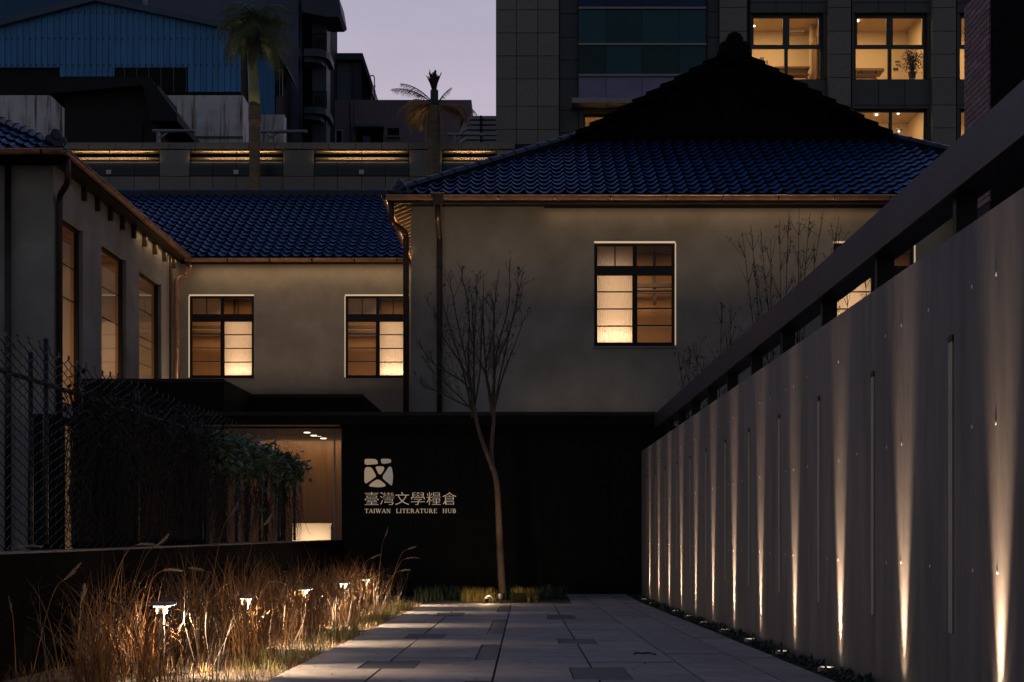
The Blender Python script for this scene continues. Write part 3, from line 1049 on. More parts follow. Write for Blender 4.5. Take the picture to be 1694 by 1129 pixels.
box_part("fascia", M_copper_dark, wing, -8.1, -1.6, YE2 + .012, YE2 + .05, ZE2 - .13, ZE2 - .052)
MB().quad((-8.1, YE2 + .05, ZE2 - .055), (-1.6, YE2 + .05, ZE2 - .055), (-1.6, Y2, ZE2 - .055), (-8.1, Y2, ZE2 - .055)).build("eave_soffit", M_wood_dk, wing)
strip = box_part("light_strip", M_black2, wing, -7.8, -2.4, YE2 + .12, YE2 + .16, ZE2 - .10, ZE2 - .07)
area_light("eave_light", (-5.0, YE2 + .14, ZE2 - .11), 5.6, 10.0, WARM, (0, .2, -1), .03, parent=strip)

# ------------------------------------------------------------------ the hall on the left, seen along its side
X1, YF1 = -8.2, 25.3
ZE1 = PZ(250, 24.8)
lh = thing("side_hall", "plastered hall with tall side windows and copper gutter standing beside the fence", "building", (-11, 30, gz(22)))
sw = [(25.62, 27.0), (28.2, 29.95), (30.95, 32.85)]
zlo, zhi = EYE + 2.3, EYE + 5.62
holes1 = [(a, b, zlo, zhi) for a, b in sw]
mb = MB()
holed(mb, YF1, Y2, gz(22), ZE1 + .1, holes1, lambda u, v, w: (X1 - w, u, v), .15)
mb.quad((X1, YF1, gz(22)), (-16, YF1, gz(22)), (-16, YF1, ZE1 + .1), (X1, YF1, ZE1 + .1))
mb.quad((-16, YF1, gz(22)), (-16, Y2, gz(22)), (-16, Y2, ZE1 + .1), (-16, YF1, ZE1 + .1))
mb.quad((X1, Y2, gz(22)), (-16, Y2, gz(22)), (-16, Y2, ZE1 + .1), (X1, Y2, ZE1 + .1))
mb.build("wall", M_plaster, lh)
M_blind2 = mat("linen_blind", (.50, .40, .30), .9, trans=.5)
for i, (a, b) in enumerate(sw):
    mb = MB()
    xg = X1 - .115
    t = .05
    mb.box(xg - .035, xg + .01, a, a + t, zlo, zhi); mb.box(xg - .035, xg + .04, b - t - .02, b, zlo, zhi)
    mb.box(xg - .035, xg + .03, a + t, b - t - .02, zhi - t, zhi); mb.box(xg - .035, xg + .03, a + t, b - t - .02, zlo, zlo + t)
    wn = mb.build("window", M_black2, lh)
    box_part("pane", M_glass, wn, xg, xg + .005, a + t, b - t - .02, zlo + t, zhi - t)
    for zz in (zhi - .75, zhi - 1.35):
        box_part("glazing_bar", M_wood_dk, wn, xg - .026, xg - .008, a + t, b - t - .02, zz - .012, zz + .012)
    # blind hung a little behind, its lower part lit
    mbb = MB()
    mbb.quad((xg - .07, a - .1, zlo), (xg - .07, b - .17, zlo), (xg - .07, b - .17, zhi - .3), (xg - .07, a - .1, zhi - .3))
    mbb.build("blind", M_blind2, wn)
    mbb = MB()
    xa, xb_ = xg - 3.2, xg - .1
    za, zb = zlo - .2, zhi + .2
    for q in (((xa, a - .24, za), (xa, b + .5, za), (xa, b + .5, zb), (xa, a - .24, zb)),
              ((xa, b + .5, za), (xb_, b + .5, za), (xb_, b + .5, zb), (xa, b + .5, zb)),
              ((xa, a - .25, za), (xb_, a - .25, za), (xb_, a - .25, zb), (xa, a - .25, zb)),
              ((xa, a - .24, zb), (xb_, a - .24, zb), (xb_, b + .5, zb), (xa, b + .5, zb)),
              ((xa, a - .24, za), (xb_, a - .24, za), (xb_, b + .5, za), (xa, b + .5, za))):
        mbb.quad(*q)
    rl = mbb.build("room_lining", M_room, wn)
    area_light("room_light", (xg - 1.6, (a + b) / 2 - .2, zlo + .7), 1.0, (20, 20, 16)[i], WARM, (1, .45, .35), .8, parent=rl)
    if i == 2:
        for zz in (0.35, .72, 1.1, 1.5):
            box_part("shelf", M_zinc, wn, xg - .062, xg - .035, a + .1, b - .2, zlo + .3 + zz, zlo + .32 + zz)
# its roof
XE1, YE1 = -7.9, 24.8
HW1 = 5.0
rz = ZE1 + PITCH * HW1
XM1 = XE1 - HW1
slf = under([(XE1, YE1, ZE1), (XE1 - 2 * HW1, YE1, ZE1), (XM1, YE1 + HW1, rz)]).build("roof_slope", M_roofboard, lh)
spec = roof_slope(lh, "roof", (XE1 - 2 * HW1, YE1, ZE1), (1, 0, 0), (0, cA, sA), 2 * HW1, HW1 / cA, lambda u, v: v * cA < u - .05 and v * cA < 2 * HW1 - u - .05)
def seen_left(p):
    return VX + p.x * F / p.y > -14
lay(slf, spec, seen_left)
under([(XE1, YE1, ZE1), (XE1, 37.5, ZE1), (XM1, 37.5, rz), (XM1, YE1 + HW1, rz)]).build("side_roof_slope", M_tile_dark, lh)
cap_run(lh, (XE1 - .16, YE1 + .16, ZE1 + .15), (XM1, YE1 + HW1, rz + .15), .085, .30)
ridge_end(lh, (XE1 - .12, YE1 + .07, ZE1 + .17), (.7, -1, 0), .95)
MB().tube([(XE1 + .05, YE1 - .05, ZE1 + .08), (XE1 - .2, YE1 + .02, ZE1 + .06), (XE1 - .5, YE1 + .1, ZE1 + .06)], [.03, .055, .06], 8).build("corner_tile", M_tile_dark, lh, smooth=True)
GZ1 = ZE1 + .0
gutter(lh, (XE1 - 2 * HW1, YE1 - .07, GZ1), (XE1 + .07, YE1 - .07, GZ1))
gutter(lh, (XE1 + .07, YE1 - .07, GZ1), (XE1 + .07, 34.2, ZE2 + .0), .075)
# row of verge tile ends just above the side gutter
tm_ = MB().tube([(-.05, 0, .05), (.03, 0, .02)], [.06, .06], 8).mesh("eave_tile_end", M_tile_dark)
for k in range(34):
    y = YE1 + .2 + k * .272
    inst("eave_tile_end", tm_, (XE1 + .0, y, ZE1 + (ZE2 - ZE1) * (y - YE1) / 9.4 + .02), lh)
box_part("eave_board", M_wood_dk, lh, X1 + .0, XE1 - .01, YE1, Y2 - .05, ZE1 - .10, ZE1 - .055)
box_part("front_eave_board", M_gable, lh, -16, X1 + .3, YE1 + .02, YF1, ZE1 - .12, ZE1 - .06)
for k in range(9):
    y = 26.9 + k * .86
    box_part("eave_bracket", M_wood_dk, lh, X1, X1 + .09, y, y + .09, ZE1 - .36, ZE1 - .102)
# downpipes of the left hall
def pt(px, py, d): return P(px, py, d)
yq = 25.42
tube_part("downpipe", M_copper_dark, lh, bend([(XE1 + .05, 24.95, GZ1 - .06), (XE1 + .05, 25.0, GZ1 - .5), (X1 + .07, yq, GZ1 - .62), (X1 + .07, yq, gz(22))], .14), .055)
yq = 33.9
tube_part("downpipe", M_copper, lh, bend([(XE1 + .03, 34.1, ZE2 - .06), (XE1 + .03, 34.1, ZE2 - .42), (X1 + .09, yq, ZE2 - .52), (X1 + .09, yq, 2.0)], .14), .065)
tube_part("downpipe", M_copper_dark, lh, [(X1 + .06, 33.45, ZE2 - .1), (X1 + .06, 33.45, 2.0)], .03)
xq = PX(13, 25.2)
tube_part("downpipe", M_copper_dark, lh, [(xq, 25.2, GZ1 - .1), (xq, 25.2, gz(22))], .055)
# ground-floor and wall light on the side wall, under the eave at its far end
strip = box_part("light_strip", M_black2, lh, X1 + .10, X1 + .13, 30.2, 34.0, ZE1 - .16, ZE1 - .13)
area_light("eave_light", (X1 + .13, 32.4, ZE1 - .17), 3.4, 2.4, WARM, (-.6, 0, -1), .03, parent=strip)
# ------------------------------------------------------------------ black entrance pavilion
pav = thing("entrance_pavilion", "low flat roofed black entrance pavilion with glazed lobby and wall sign", "building", (-1.5, 26, gz(22)))
XPL, XPR = -5.45, PX(1084, 24.3)
ZP1 = PZ(683, 24.3)
ZP0 = PZ(703, 24.3)
GZ0 = gz(22)
mb = MB()
mb.box(XPL, XPR, 24.3, 26.95, ZP0, ZP1)
mb.build("roof_slab", M_black, pav)
box_part("roof_edge", M_black2, pav, XPL, XPR, 24.275, 24.297, ZP1 - .05, ZP1 + .012)
xg0, xg1 = XPL + .05, PX(565, Y_WALL)
# cladding panels of the black wall
xw1 = 2.6
npan = 5
for k in range(npan):
    a = xg1 + (xw1 - xg1) * k / npan; b = xg1 + (xw1 - xg1) * (k + 1) / npan
    box_part("wall_panel", M_black, pav, a + .003, b - .003, Y_WALL, Y_WALL + .05, GZ0 - .05, ZP0 - .001)
box_part("wall_core", M_black2, pav, xg1, xw1, Y_WALL + .055, Y_WALL + .25, GZ0 - .05, ZP0 - .001)
# lobby
M_woodwall = mat("timber_lobby_wall", (.27, .135, .045), .45, var=.22, vscale=5, stretch=(3, 1, .25))
M_lobby = mat("lobby_ceiling", (.40, .33, .24), .7)
M_lobfl = mat("lobby_floor", (.20, .17, .14), .4)
YLB = 28.9
bw = (xg1 - (xg0 - 2.2)) / 7
for k in range(7):
    a = xg0 - 2.2 + bw * k
    box_part("lobby_wall_board", M_woodwall, pav, a + .002, a + bw - .002 + (.6 if k == 6 else 0), YLB, YLB + .04, GZ0, ZP0 + .02)
box_part("lobby_ceiling", M_lobby, pav, xg0 - 2.3, xg1 + .6, 26.951, YLB + .04, ZP0 + .021, ZP0 + .06)
box_part("lobby_front_ceiling", M_lobby, pav, xg0, xg1 + .01, Y_WALL + .06, 26.95, ZP0 - .018, ZP0 - .002)
box_part("lobby_side_wall", M_woodwall, pav, xg1 + .56, xg1 + .6, Y_WALL + .26, YLB, GZ0, ZP0 - .02)
box_part("lobby_floor", M_lobfl, pav, xg0 - 2.3, xg1 + .6, Y_WALL + .26, YLB, GZ0 - .06, GZ0 - .01)
# ceiling downlights, seen through the glass
dl = MB().lathe([(.055, 0), (.055, .01)], (0, 0, 0), 12).mesh("downlight", M_lens2)
for (px, py) in ((508, 716.5), (519, 721.5), (528, 725.5), (535, 729.5)):
    zz = ZP0 - .03
    d = (zz - EYE) * F / (VY - py)
    inst("downlight", dl, (PX(px, d), d, zz if d < 26.9 else ZP0 + .008), pav)
area_light("lobby_light", ((xg0 + xg1) / 2, 26.6, ZP0 - .05), 1.8, 9.0, (1.0, .60, .29), (0, .35, -1), 1.0, parent=pav)
area_light("lobby_cove_light", ((xg0 + xg1) / 2, YLB - .35, ZP0 - .01), 2.2, 4, WARM2, (0, .9, -1), .05, parent=pav)
# glass front with slim frames
gp = [xg0, PX(395, Y_WALL), PX(455, Y_WALL), PX(553, Y_WALL), xg1]
for a, b in zip(gp[:-1], gp[1:]):
    box_part("glass_panel", M_glass, pav, a + .012, b - .012, Y_WALL + .03, Y_WALL + .042, GZ0, ZP0 - .04)
    box_part("glass_mullion", M_zinc, pav, b - .011, b + .011, Y_WALL + .015, Y_WALL + .06, GZ0, ZP0 - .04)
box_part("glass_head", M_black2, pav, xg0, xg1, Y_WALL + .01, Y_WALL + .06, ZP0 - .04, ZP0 - .001)
box_part("soffit_trim", M_copper, pav, xg0, xg1, 24.32, Y_WALL, ZP0 - .012, ZP0 - .002)
# taller dark blocks behind, stepping back towards the halls
zb_ = PZ(628, 27.0)
blk = box_part("rear_block", M_black, pav, -8.19, PX(370, 27.0), 27.0, 34.55, ZP0 + .07, zb_)
box_part("lobby_end_wall", M_black, pav, -8.11, -7.72, 26.1, 34.5, GZ0, ZP0 + .069)
box_part("front_wall", M_black, pav, PX(128, 24.95) , xg0, 24.95, 25.02, GZ0, ZP0 + .3)
blk2 = box_part("rear_block", M_black, pav, PX(370, 27.0) + .003, PX(600, 29.7), 29.7, 34.55, GZ0, zb_ - .03)
box_part("roof_edge", M_black2, pav, -8.19, PX(370, 27.0) + .02, 26.97, 26.998, zb_ - .06, zb_ + .012)
box_part("roof_edge", M_black2, pav, PX(370, 27) + .03, PX(600, 29.7) + .02, 29.67, 29.698, zb_ - .09, zb_ - .018)
# narrow lit doorway in the far left block
M_doorlit = mat("curtained_doorway", (.55, .36, .18), .8, var=.2, vscale=4, stretch=(6, 1, .2), emit=(1.0, .55, .22), estr=.07)
box_part("porch_wall", M_black, pav, -8.5, -8.12, 25.0, 25.7, GZ0, 2.76)
box_part("porch_wall", M_black, pav, -8.19, -8.12, 26.42, 26.996, GZ0, 2.76)
box_part("porch_wall", M_black, pav, -8.19, -8.12, 25.702, 26.418, 2.62, 2.76)
box_part("lit_doorway", M_doorlit, pav, -8.19, -8.15, 25.702, 26.418, GZ0, 2.618)
box_part("side_screen", M_black, pav, -8.1, PX(345, 24.9), 24.9, 24.96, GZ0, PZ(700, 24.9)) if False else None

ctr = thing("reception_counter", "cream reception counter glowing inside the glazed lobby", "counter", (PX(518, 27.4), 27.4, GZ0 - .01))
M_cream = mat("cream_counter", (.75, .66, .52), .6)
box_part("counter_body", M_cream, ctr, PX(484, 27.2), PX(547, 27.2), 27.2, 27.75, GZ0 - .01, PZ(869, 27.2))
box_part("counter_top", M_cream, ctr, PX(483, 27.2), PX(549, 27.2), 27.17, 27.78, PZ(869, 27.2) + .001, PZ(866, 27.2))
area_light("counter_light", (PX(515, 27.0), 26.75, .55), .7, 4.5, WARM2, (0, 1, -.15), .05, parent=ctr)

# ------------------------------------------------------------------ the wall sign
YS = Y_WALL - .022
sign = thing("wall_sign", "pale emblem with lettering mounted on the black entrance wall", "sign", (PX(680, YS), YS, PZ(850, YS)))
M_sign = mat("pale_sign_metal", (.72, .60, .45), .5, emit=(1.0, .78, .54), estr=.27)  # slight emission stands in for light falling on the letters
M_emb = mat("emblem_stone", (.60, .48, .33), .6, var=.16, vscale=22, stretch=(.4, 1, 3), emit=(1.0, .74, .46), estr=.19)  # both emblem stones glow in place of lamplight on them
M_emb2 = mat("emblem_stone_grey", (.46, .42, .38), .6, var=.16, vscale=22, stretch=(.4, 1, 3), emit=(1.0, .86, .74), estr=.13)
def sp(u, v):                       # pixels of the enlarged sign to the wall
    return Vector((PX(590 + u / 9.411, YS), YS, PZ(745 + v / 9.411, YS)))
def smooth_poly(pts, n=2):
    for _ in range(n):
        out = []
        for i in range(len(pts)):
            a, b = Vector(pts[i]), Vector(pts[(i + 1) % len(pts)])
            out += [a * .8 + b * .2, a * .2 + b * .8]
        pts = out
    return pts
for pts, m_ in (([(122, 150), (140, 135), (310, 138), (338, 215), (250, 222), (125, 230)], M_emb),
                ([(374, 145), (400, 133), (520, 136), (538, 160), (532, 195), (470, 205), (420, 214), (385, 200)], M_emb2),
                ([(120, 268), (215, 262), (250, 300), (303, 400), (290, 420), (150, 520), (120, 505)], M_emb),
                ([(288, 262), (330, 252), (415, 254), (435, 290), (358, 402)], M_emb),
                ([(500, 255), (545, 262), (567, 400), (552, 560), (500, 520), (388, 428), (470, 310)], M_emb2),
                ([(335, 446), (440, 525), (455, 562), (350, 580), (178, 566), (230, 505)], M_emb)):
    poly = smooth_poly([(a, b, 0) for a, b in pts])
    q = [sp(v[0], v[1]) for v in poly]
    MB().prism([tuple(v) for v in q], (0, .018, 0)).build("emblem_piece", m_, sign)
def text_mesh(ch, size):
    cu = bpy.data.curves.new("glyph", 'FONT')
    cu.body = ch
    cu.size = size
    cu.extrude = .006
    cu.offset = -.0135
    ob = link(bpy.data.objects.new("glyph", cu))
    dg = bpy.context.evaluated_depsgraph_get()
    me = bpy.data.meshes.new_from_object(ob.evaluated_get(dg))
    bpy.data.objects.remove(ob)
    bpy.data.curves.remove(cu)
    return me
for i, ch in enumerate("臺灣文學糧倉"):
    cx0 = (125, 365, 600, 845, 1090, 1335)[i]; cw = 218
    me = text_mesh(ch, 1.0)
    xs = [v.co.x for v in me.vertices]; yv = [v.co.y for v in me.vertices]
    if not xs:
        continue
    a, b, c, d = min(xs), max(xs), min(yv), max(yv)
    p0, p1 = sp(cx0, 852), sp(cx0 + cw, 655)
    verts = [((v.co.x - a) / (b - a), (v.co.y - c) / (d - c), v.co.z) for v in me.vertices]
    faces = [tuple(p.vertices) for p in me.polygons]
    bpy.data.meshes.remove(me)
    m2 = MB()
    m2.add([(p0.x + (p1.x - p0.x) * u, YS + .004 - w, p0.z + (p1.z - p0.z) * v) for u, v, w in verts], faces)
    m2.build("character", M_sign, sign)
# serif capitals: strokes in a unit box (x, y), each with its thickness
TH, TN, SE = .18, .08, .065
def L_(x0, y0, x1, y1, t): return ([(x0, y0), (x1, y1)], t)
def arc(cx, cy, rx, ry, a0, a1, t, n=9):
    return ([(cx + rx * cos(radians(a0 + (a1 - a0) * i / n)), cy + ry * sin(radians(a0 + (a1 - a0) * i / n))) for i in range(n + 1)], t)
def ser(x, y, w=.32): return ([(x - w / 2, y), (x + w / 2, y)], SE)
GL = {
 'T': (.86, [L_(.43, .03, .43, .97, TH), L_(.03, .95, .83, .95, TN), L_(.05, .97, .05, .78, TN), L_(.81, .97, .81, .78, TN), ser(.43, .035)]),
 'A': (.98, [L_(.16, .03, .47, .97, TN), L_(.50, .97, .82, .03, TH), L_(.27, .34, .70, .34, TN), ser(.14, .035, .28), ser(.83, .035, .34)]),
 'I': (.42, [L_(.21, .03, .21, .97, TH), ser(.21, .035), ser(.21, .965)]),
 'W': (1.34, [L_(.16, .97, .42, .03, TH), L_(.42, .03, .68, .92, TN), L_(.62, .97, .90, .03, TH), L_(.90, .03, 1.18, .97, TN), ser(.15, .965), ser(.64, .965), ser(1.19, .965, .28)]),
 'N': (1.0, [L_(.18, .03, .18, .97, TN), L_(.18, .95, .80, .05, TH), L_(.81, .03, .81, .97, TN), ser(.18, .035, .28), ser(.13, .965, .24), ser(.81, .965, .28)]),
 'L': (.80, [L_(.21, .03, .21, .97, TH), L_(.1, .05, .72, .05, TN), L_(.73, .03, .73, .28, TN), ser(.21, .965)]),
 'E': (.84, [L_(.21, .03, .21, .97, TH), L_(.1, .05, .74, .05, TN), L_(.1, .95, .70, .95, TN), L_(.21, .52, .56, .52, TN), L_(.75, .03, .75, .26, TN), L_(.71, .97, .71, .76, TN)]),
 'R': (.96, [L_(.21, .03, .21, .97, TH), ser(.21, .035), L_(.08, .95, .46, .95, TN), arc(.44, .72, .22, .23, 90, -90, .14), L_(.21, .49, .46, .49, TN), L_(.46, .49, .80, .03, TH), ser(.82, .035, .24)]),
 'U': (.98, [L_(.20, .97, .20, .32, TH), arc(.49, .32, .29, .27, 180, 360, .11), L_(.78, .32, .78, .97, TN), ser(.20, .965), ser(.78, .965, .28)]),
 'H': (1.04, [L_(.21, .03, .21, .97, TH), L_(.81, .03, .81, .97, TH), L_(.21, .52, .81, .52, TN), ser(.21, .035), ser(.21, .965), ser(.81, .035), ser(.81, .965)]),
 'B': (.90, [L_(.21, .03, .21, .97, TH), L_(.08, .95, .45, .95, TN), L_(.08, .05, .47, .05, TN), arc(.43, .74, .21, .21, 90, -90, .13), L_(.21, .53, .45, .53, TN), arc(.46, .29, .25, .24, 90, -90, .14)]),
}
def ribbon(mb, pts, t, f):
    t *= .78
    for i in range(len(pts) - 1):
        a, b = Vector((*pts[i], 0)), Vector((*pts[i + 1], 0))
        d = (b - a).normalized(); nrm = Vector((-d.y, d.x, 0)) * t / 2
        # verticals keep their full stroke, slanted ones are cut level
        q = [f(a + nrm), f(a - nrm), f(b - nrm), f(b + nrm)]
        mb.prism([tuple(v) for v in q], (0, .012, 0))
for word, u0, u1 in (("TAIWAN", 125, 530), ("LITERATURE", 610, 1255), ("HUB", 1335, 1553)):
    tot = sum(GL[c][0] + .06 for c in word) - .06
    k = (u1 - u0) / tot
    u = u0
    for c in word:
        w, strokes = GL[c]
        mb = MB()
        for j, (pts, t) in enumerate(strokes):
            yo = .0006 * j
            ribbon(mb, pts, t, lambda v, u=u, yo=yo: sp(u + v.x * k, 980 - v.y * 68) + Vector((0, yo, 0)))
        mb.build("letter", M_sign, sign)
        u += (w + .06) * k

# ------------------------------------------------------------------ planter wall and chain-link fence on the left
XF = -3.05
M_lowwall = mat("black_planter_wall", (.0025, .0025, .0027), .9, spec=.02)
low = thing("planter_wall", "low black wall carrying the chain link fence behind the grasses", "wall", (XF, 15, gz(15)))
box_part("wall_body", M_lowwall, low, XF - .12, XF + .05, 4.0, 24.2, -.5, EYE - .125)
box_part("coping", M_steel, low, XF - .12, XF + .055, 4.0, 24.2, EYE - .124, EYE - .112)
M_wire = mat("dark_fence_wire", (.022, .022, .024), .55, metal=.3)
fence = thing("chain_link_fence", "chain link fence with dark round posts standing on the low black wall", "fence", (XF, 15, EYE - .11))
FZ0, FZ1 = EYE - .10, EYE + 1.16
fy0, fy1 = 7.2, 19.9
mb = MB()
pitch, pz_ = .098, .060
nseg = int((FZ1 - FZ0) / pz_)
k = 0
y = fy0
while y < fy1:
    pts = []
    ph = k % 2
    sag = .012 * sin(y * 2.3) + .008 * sin(y * 7.1)
    for s in range(nseg * 2 + 1):
        side = (s + ph) % 2
        z = FZ0 + s * pz_ / 2
        pts.append((XF + (.004 if side else -.004), y + (pitch * .52 if side else -pitch * .02), z + sag * (s / nseg / 2)))
    mb.tube(pts, .0046 if y < 11 else .0024, 3, cap=False)
    # knuckled top
    e = Vector(pts[-1])
    mb.tube([e, e + Vector((0, .01, .02)), e + Vector((0, -.008, .03))], .0046 if y < 11 else .0024, 3, cap=False)
    y += pitch
    k += 1
mb.build("wire_mesh", M_wire, fence)
tube_part("rail", M_wire, fence, [(XF - .03, fy0, EYE + .96), (XF - .03, fy1, EYE + .955)], .016, 8)
for y, top in ((9.08, 1.12), (9.37, 1.245), (11.6, 1.12), (13.9, 1.08), (15.6, 1.05), (17.0, 1.0), (18.3, .95), (19.55, .85)):
    mb = MB()
    mb.tube([(XF - .035, y, FZ0), (XF - .035, y, EYE + top)], .018, 10)
    mb.blob((XF - .035, y, EYE + top), .021, .021, .015, 10, 4)
    mb.build("post", M_wire, fence, smooth=True)

# dark netting of dead vine over the fence
M_vine_dead = mat("dead_vine", (.017, .013, .012), .9, var=.4, vscale=20)
M_vine_dk = mat("withered_leaves", (.010, .0085, .008), .9, var=.4, vscale=14)
M_vine_gr = mat("vine_leaves", (.075, .12, .055), .5, var=.45, vscale=10, trans=.25)
def vine(name, label, y0, y1, n_stem, n_leaf, top, drop, mats, leaf, seed):
    r_ = random.Random(seed)
    root = thing(name, label, "vine", (XF + .03, (y0 + y1) / 2, FZ0))
    mb = MB()
    for _ in range(n_stem):
        y = r_.uniform(y0, y1); z = EYE + r_.uniform(top * .35, top)
        x = XF + r_.uniform(-.05, .06)
        pts = [(x, y, z)]
        ddy, ddz = r_.gauss(0, .06), r_.choice([-.09, -.07, -.1, .05])
        for s in range(r_.randrange(5, 12)):
            ddy += r_.gauss(0, .03); ddz += r_.gauss(-.008, .025)
            x += r_.gauss(.0, .022)
            x = max(XF - .09, min(XF + .16, x))
            y += ddy * .7; z += ddz * .75
            if z < FZ0 + .02 or z > EYE + top + .14 or y < y0 - .2 or y > y1 + .5:
                break
            pts.append((x, y, z))
        if len(pts) > 2:
            mb.tube(pts, [.0045 - .003 * i / len(pts) for i in range(len(pts))], 3, cap=False)
    stuff(mb.build("stems", mats[0], root))
    mb = MB()
    for _ in range(n_leaf):
        t = r_.random()
        y = y0 + (y1 - y0) * t + r_.gauss(0, .1)
        z = EYE + top - abs(r_.gauss(0, drop)) + .06 * sin(y * 9) + .05 * sin(y * 23)
        if z < FZ0:
            continue
        x = XF + .03 + r_.gauss(0, .06)
        leaf_quad(mb, (x, y, z), leaf * r_.uniform(.6, 1.2), leaf * r_.uniform(.45, .8), r_.uniform(0, 6.28), r_.uniform(-1.3, .5))
    stuff(mb.build("leaves", mats[1], root))
    return root
vine("withered_vine", "dry withered vine tangled along the top of the chain link fence", 9.7, 14.6, 480, 900, 1.04, .22, (M_vine_dead, M_vine_dk), .06, 3)
vine("leafy_vine", "green leafy vine spilling over the far end of the chain link fence", 14.0, 19.6, 170, 1700, .98, .15, (M_vine_dead, M_vine_gr), .115, 5)
# withered curtain that hangs down the fence and darkens it
curt = thing("hanging_dead_vine", "curtain of dead hanging vine covering the middle of the fence", "vine", (XF - .05, 12.5, FZ0))
mb = MB()
r_ = random.Random(9)
gaps = [(9.3, 9.0), (9.62, 9.86), (15.2, 16.1), (16.45, 17.05), (17.35, 17.9)]
for _ in range(1500):
    y = r_.uniform(9.98, 19.6)
    if 14.02 < y < 14.6 or 15.2 < y < 16.15 or 16.45 < y < 17.4 or 17.6 < y < 18.5 or y > 18.95:
        if r_.random() < .985: continue
    if y > 14 and r_.random() < .45:
        continue
    if 9.62 < y < 9.95 and r_.random() < .985:
        continue
    z1 = EYE + r_.uniform(.3, 1.02); z0 = max(FZ0, z1 - r_.uniform(.3, 1.1))
    pts = []
    for s in range(6):
        t = s / 5
        pts.append((XF - .06 + r_.gauss(0, .012), y + r_.gauss(0, .012), z1 + (z0 - z1) * t))
    mb.tube(pts, r_.uniform(.003, .008), 3, cap=False)
stuff(mb.build("stems", M_vine_dk, curt))
# ------------------------------------------------------------------ grasses, lamps and the tree
mb = MB()
for a, b in ((2, 22), (22, 24.6)):
    mb.quad((XF + .05, a, gz(a) - .025), (PLX, a, gz(a) - .025), (PLX, b, gz(b) - .025), (XF + .05, b, gz(b) - .025))
struct(mb.build("planting_bed", M_soil, loc=(-2.2, 12, -.2)))
mb = MB()
mb.quad((bed[0], bed[2], gz(21) - .022), (bed[1], bed[2], gz(21) - .022), (bed[1], Y_WALL - .01, gz(22) - .012), (bed[0], Y_WALL - .01, gz(22) - .012))
struct(mb.build("tree_bed", M_soil, loc=(-.4, 22.8, -.33)))

def blade(mb, base, h, yaw, lean, droop, w, segs=5, mi=0, tw=None):
    p = Vector(base)
    d = Vector((cos(yaw), sin(yaw), 0))
    side = Vector((-sin(yaw + (tw or 0)), cos(yaw + (tw or 0)), 0))
    ang = lean
    n0 = len(mb.v)
    for s in range(segs + 1):
        t = s / segs
        ww = w * (1 - t ** 1.6) + .0006
        mb.v.append(tuple(p - side * ww / 2)); mb.v.append(tuple(p + side * ww / 2))
        ang = lean + droop * t * t
        p = p + (d * sin(ang) + Vector((0, 0, 1)) * cos(ang)) * (h / segs)
    for s in range(segs):
        a = n0 + 2 * s
        mb.f.append((a, a + 1, a + 3, a + 2)); mb.m.append(mi)
    return p
M_straw = mat("dry_grass", (.35, .185, .064), .65, var=.4, vscale=9, trans=.35)
M_straw2 = mat("russet_grass", (.20, .09, .034), .7, var=.4, vscale=9, trans=.3)
M_green = mat("green_grass", (.16, .15, .05), .6, var=.35, vscale=9, trans=.35)
M_dkgreen = mat("dark_green_grass", (.06, .095, .05), .6, var=.4, vscale=12, trans=.3)
M_plume = mat("grass_plume", (.52, .42, .32), .8, var=.2, vscale=20, trans=.4)
r_ = random.Random(21)
lampX = -2.2
lamps = [(PX(268, 8.85), 8.85), (PX(407, 11.5), 11.5), (PX(503, 14.5), 14.5), (PX(568, 17.7), 17.7), (PX(605, 20.2), 20.2)]
mb = MB()
clumps = []
y = 7.6
while y < 21.6:
    for _ in range(2):
        x = r_.uniform(XF + .2, PLX - .40)
        if (y < 9.5 and x < -2.55 and r_.random() < .75) or (x > -2.2 and r_.random() < .45):
            continue
        clumps.append((x, y + r_.uniform(-.15, .15), r_.uniform(.75, 1.15)))
    y += .33
for (cx, cy, s) in clumps:
    if any(cx > a + .05 and abs(cy - b) < .48 for a, b in lamps):
        continue
    near_lamp = min((cx - a) ** 2 + (cy - b) ** 2 for a, b in lamps) < .30 ** 2
    edge = (cx - XF) / (PLX - XF)
    cmix = r_.choice([.15, .35, .6, .75])
    for _ in range(r_.randrange(50, 100)):
        yaw = r_.uniform(0, 6.28)
        bx, by = cx + r_.gauss(0, .06), cy + r_.gauss(0, .06)
        h = s * r_.uniform(.35, .95) * (1.0 - .22 * edge)
        if near_lamp: h *= .62
        mi = 0 if r_.random() < cmix else 1
        blade(mb, (bx, by, gz(by) - .02), h, yaw, abs(r_.gauss(.28, .22)), r_.uniform(.3, 3.0), r_.uniform(.0025, .008), 7, mi, r_.uniform(-.8, .8))
tall = mb.build("tall_dry_grass", [M_straw, M_straw2], loc=(-2.2, 14, -.2))
stuff(tall); tag(tall, "tall dry brown ornamental grass lit by the small path lamps", "grass")
# wiry dark twigs and seed dots among the grass
M_twig = mat("dark_stalk", (.05, .032, .02), .8)
mb = MB()
for _ in range(700):
    by = r_.uniform(8.0, 21.4); bx = r_.uniform(XF + .25, PLX - .30)
    h = r_.uniform(.25, .62)
    yaw = r_.uniform(0, 6.28); l = abs(r_.gauss(.25, .2))
    p = Vector((bx, by, gz(by) - .02))
    q = p + Vector((cos(yaw) * sin(l), sin(yaw) * sin(l), cos(l))) * h
    mid = (p + q) / 2 + Vector((r_.gauss(0, .02), r_.gauss(0, .02), .02))
    mb.tube([p, mid, q], [.0028, .0022, .001], 3, cap=False)
    for _k in range(4):
        t = r_.uniform(.5, 1)
        c = mid.lerp(q, t) + Vector((r_.gauss(0, .02), r_.gauss(0, .02), r_.gauss(0, .02)))
        mb.blob(c, .005, .005, .006, 4, 3)
o = mb.build("seed_stalks", M_twig, loc=(-2.2, 14, -.2))
